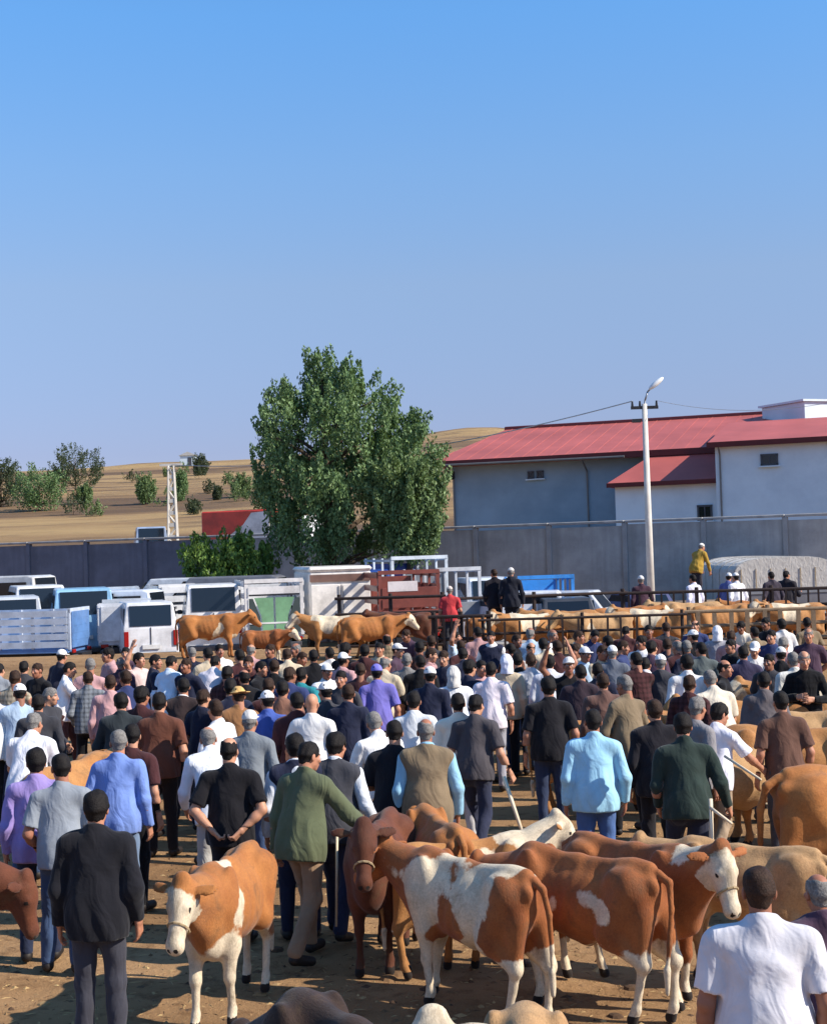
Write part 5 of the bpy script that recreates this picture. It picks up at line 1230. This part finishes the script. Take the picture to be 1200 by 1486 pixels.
truck(vp(182, 44.6), 10, 1.6, 1.9, 'small white pickup with slatted sides beside the blue flatbed', (218, 220, 224), (206, 212, 220), 'slat', slatc=(226, 228, 232), L=2.6)
van(vp(340, 54), 80, 1.75, 2.5, 4.6, (206, 208, 212), 'pale minibus roof showing behind the white van, parked against the bush')
van(vp(535, 52.5), 10, 1.8, 2.6, 4.4, (40, 70, 140), 'royal blue van between the box truck and rusty truck')
van(vp(760, 46.2), 12, 1.75, 1.75, 4.1, (220, 222, 226), 'white hatchback behind the two men in black', kind='car')
# lorry behind the wall with a red and white box
q = P(366, 775, 78); zz = float(hz(np.array([q.x]), np.array([78.]))[0])
lo_ = empty('delivery_lorry', (q.x, 78, zz+.0), TH, 1.18)
MB().box((-.3, 0, 1.75), (3.3, 2.0, 1.75), None, .05).build('cargo_box', paint((214, 66, 48)), lo_)
MB().add([(-1.0, -1.02, .9), (1.35, -1.02, .9), (1.35, -1.02, 2.55), (.5, -1.02, 2.5), (.1, -1.02, 2.0), (-.5, -1.02, 1.6)]+[(-1.0, -.99, .9), (1.35, -.99, .9), (1.35, -.99, 2.55), (.5, -.99, 2.5), (.1, -.99, 2.0), (-.5, -.99, 1.6)], [(0, 1, 2, 3, 4, 5), (11, 10, 9, 8, 7, 6), (0, 6, 7, 1), (1, 7, 8, 2), (2, 8, 9, 3), (3, 9, 10, 4), (4, 10, 11, 5), (5, 11, 6, 0)]).build('white_panel', paint(WHT), lo_)
cb_ = MB().prism([(1.4, .5), (3.2, .5), (3.25, 1.3), (2.9, 2.3), (1.4, 2.3)], -.95, .95).build('cab', paint(WHT), lo_)
MB().prism([(1.75, 1.45), (2.95, 1.45), (2.75, 2.1), (1.75, 2.1)], -.975, -.94).build('side_window', GLS, cb_)
MB().box((.6, 0, .62), (5.0, .9, .2)).build('chassis', DARKM, lo_)
for x in (-1.2, 2.4):
    for y in (-.85, .85):
        ty = MB().bar((x, y-.12, .42), (x, y+.12, .42), .42, None, 18).build('wheel', RUB, lo_); MB().bar((x, y-.14, .42), (x, y-.1, .42), .22, None, 12).build('rim', RIM, ty)
tag(lo_, 'red and white delivery lorry showing over the dark wall', 'lorry')
q = P(220, 778, 79); zz = float(hz(np.array([q.x]), np.array([79.]))[0])
van((q.x, 79, zz), 12, 1.75, 2.45, 4.2, (150, 166, 190), 'pale blue van beyond the wall beside the lattice mast', group='vehicles beyond the wall')

# ------------------------------------------------------------------ pens on the bank
RAIL = plain('rusty_pipe', (58, 46, 42), .7, .3, .3, 8, .2); RAIL2 = plain('old_board', (138, 116, 92), .9, 0, .3, 5, .4)
def rails(px0, px1, d0, d1, h, nr, mat, label, step=1.9, vert=0, pr=.04):
    a = P(px0, 890, d0); b = P(px1, 890, d1); a.z = b.z = 0; L = (b-a).length; th = math.atan2(b.y-a.y, b.x-a.x)
    f = empty('pen_fence', (a.x, a.y, BZ-.03), th); n = max(2, round(L/step)); pm_ = None
    for i in range(n+1):
        if pm_ is None: o = MB().bar((0, 0, -.05), (0, 0, h+.06), pr*1.25, None, 8).build('post', mat, f); pm_ = o.data
        else: o = link('post', pm_, f, mat)
        o.location = (L*i/n, .06, 0)
    for k in range(nr):
        z = h-.04-k*(h-.25)/max(1, nr-1); MB().bar((-.1, 0, z), (L+.1, 0, z+.02*math.sin(k)), pr, None, 8).build('rail', mat, f)
    if vert:
        m = int(L/vert); vm = None
        for i in range(m):
            if vm is None: o = MB().box((0, 0, (h-.15)/2+.12), (.09 if mat is RAIL2 else .045, .025, h-.2)).build('upright', mat, f); vm = o.data
            else: o = link('upright', vm, f, mat)
            o.location = ((i+.5)*vert, -.07, .02*math.sin(i*5.1)); o.rotation_euler = (0, .02*math.sin(i*3.3), 0)
    return tag(f, label, 'fence', 'pen fences on the bank')
rails(492, 642, 38.0, 37.6, 1.45, 4, RAIL, 'rusty pipe fence in front of the red truck')
rails(645, 905, 38.2, 39.0, 1.35, 3, RAIL, 'rusty pipe fence behind the penned cows')
rails(628, 708, 31.8, 31.6, 1.2, 3, RAIL, 'close-barred rusty gate below the red T-shirt', 1.2, .16)
rails(905, 1230, 36.2, 35.6, 1.42, 4, RAIL, 'long dark pipe fence with many uprights at the right pens', 1.8, .26)
rails(1000, 1230, 31.6, 31.4, 1.15, 4, RAIL2, 'worn board fence around the right-hand pen bay', 1.6, .34)
rails(700, 990, 31.4, 31.3, 1.12, 4, RAIL, 'close-set pipe fence between crowd and penned cows', 2.0, .3, .03)
# loading platform person in yellow on a truck
st = empty('loading_ramp', tuple(P(1010, 880, 41.3).xy)+(0,)); 
MB().box((0, 0, 1.55), (2.2, 1.2, .12)).build('deck', RAIL2, st)
for x in (-1, 1):
    for y in (-.5, .5): MB().box((x*1.0, y, .75), (.12, .12, 1.5)).build('leg', RAIL, st)
tag(st, 'raised loading ramp behind the pens, yellow jacket standing on it', 'ramp')
man(1010, 802, -50, 'lean', 'jacket', (158, 126, 52), (48, 44, 52), 'skullcap', 'grey', 'person in yellow jacket and pale cap up on the loading ramp', z=1.61, d=41.3, stature=1.62, hatcol=(222, 216, 206))
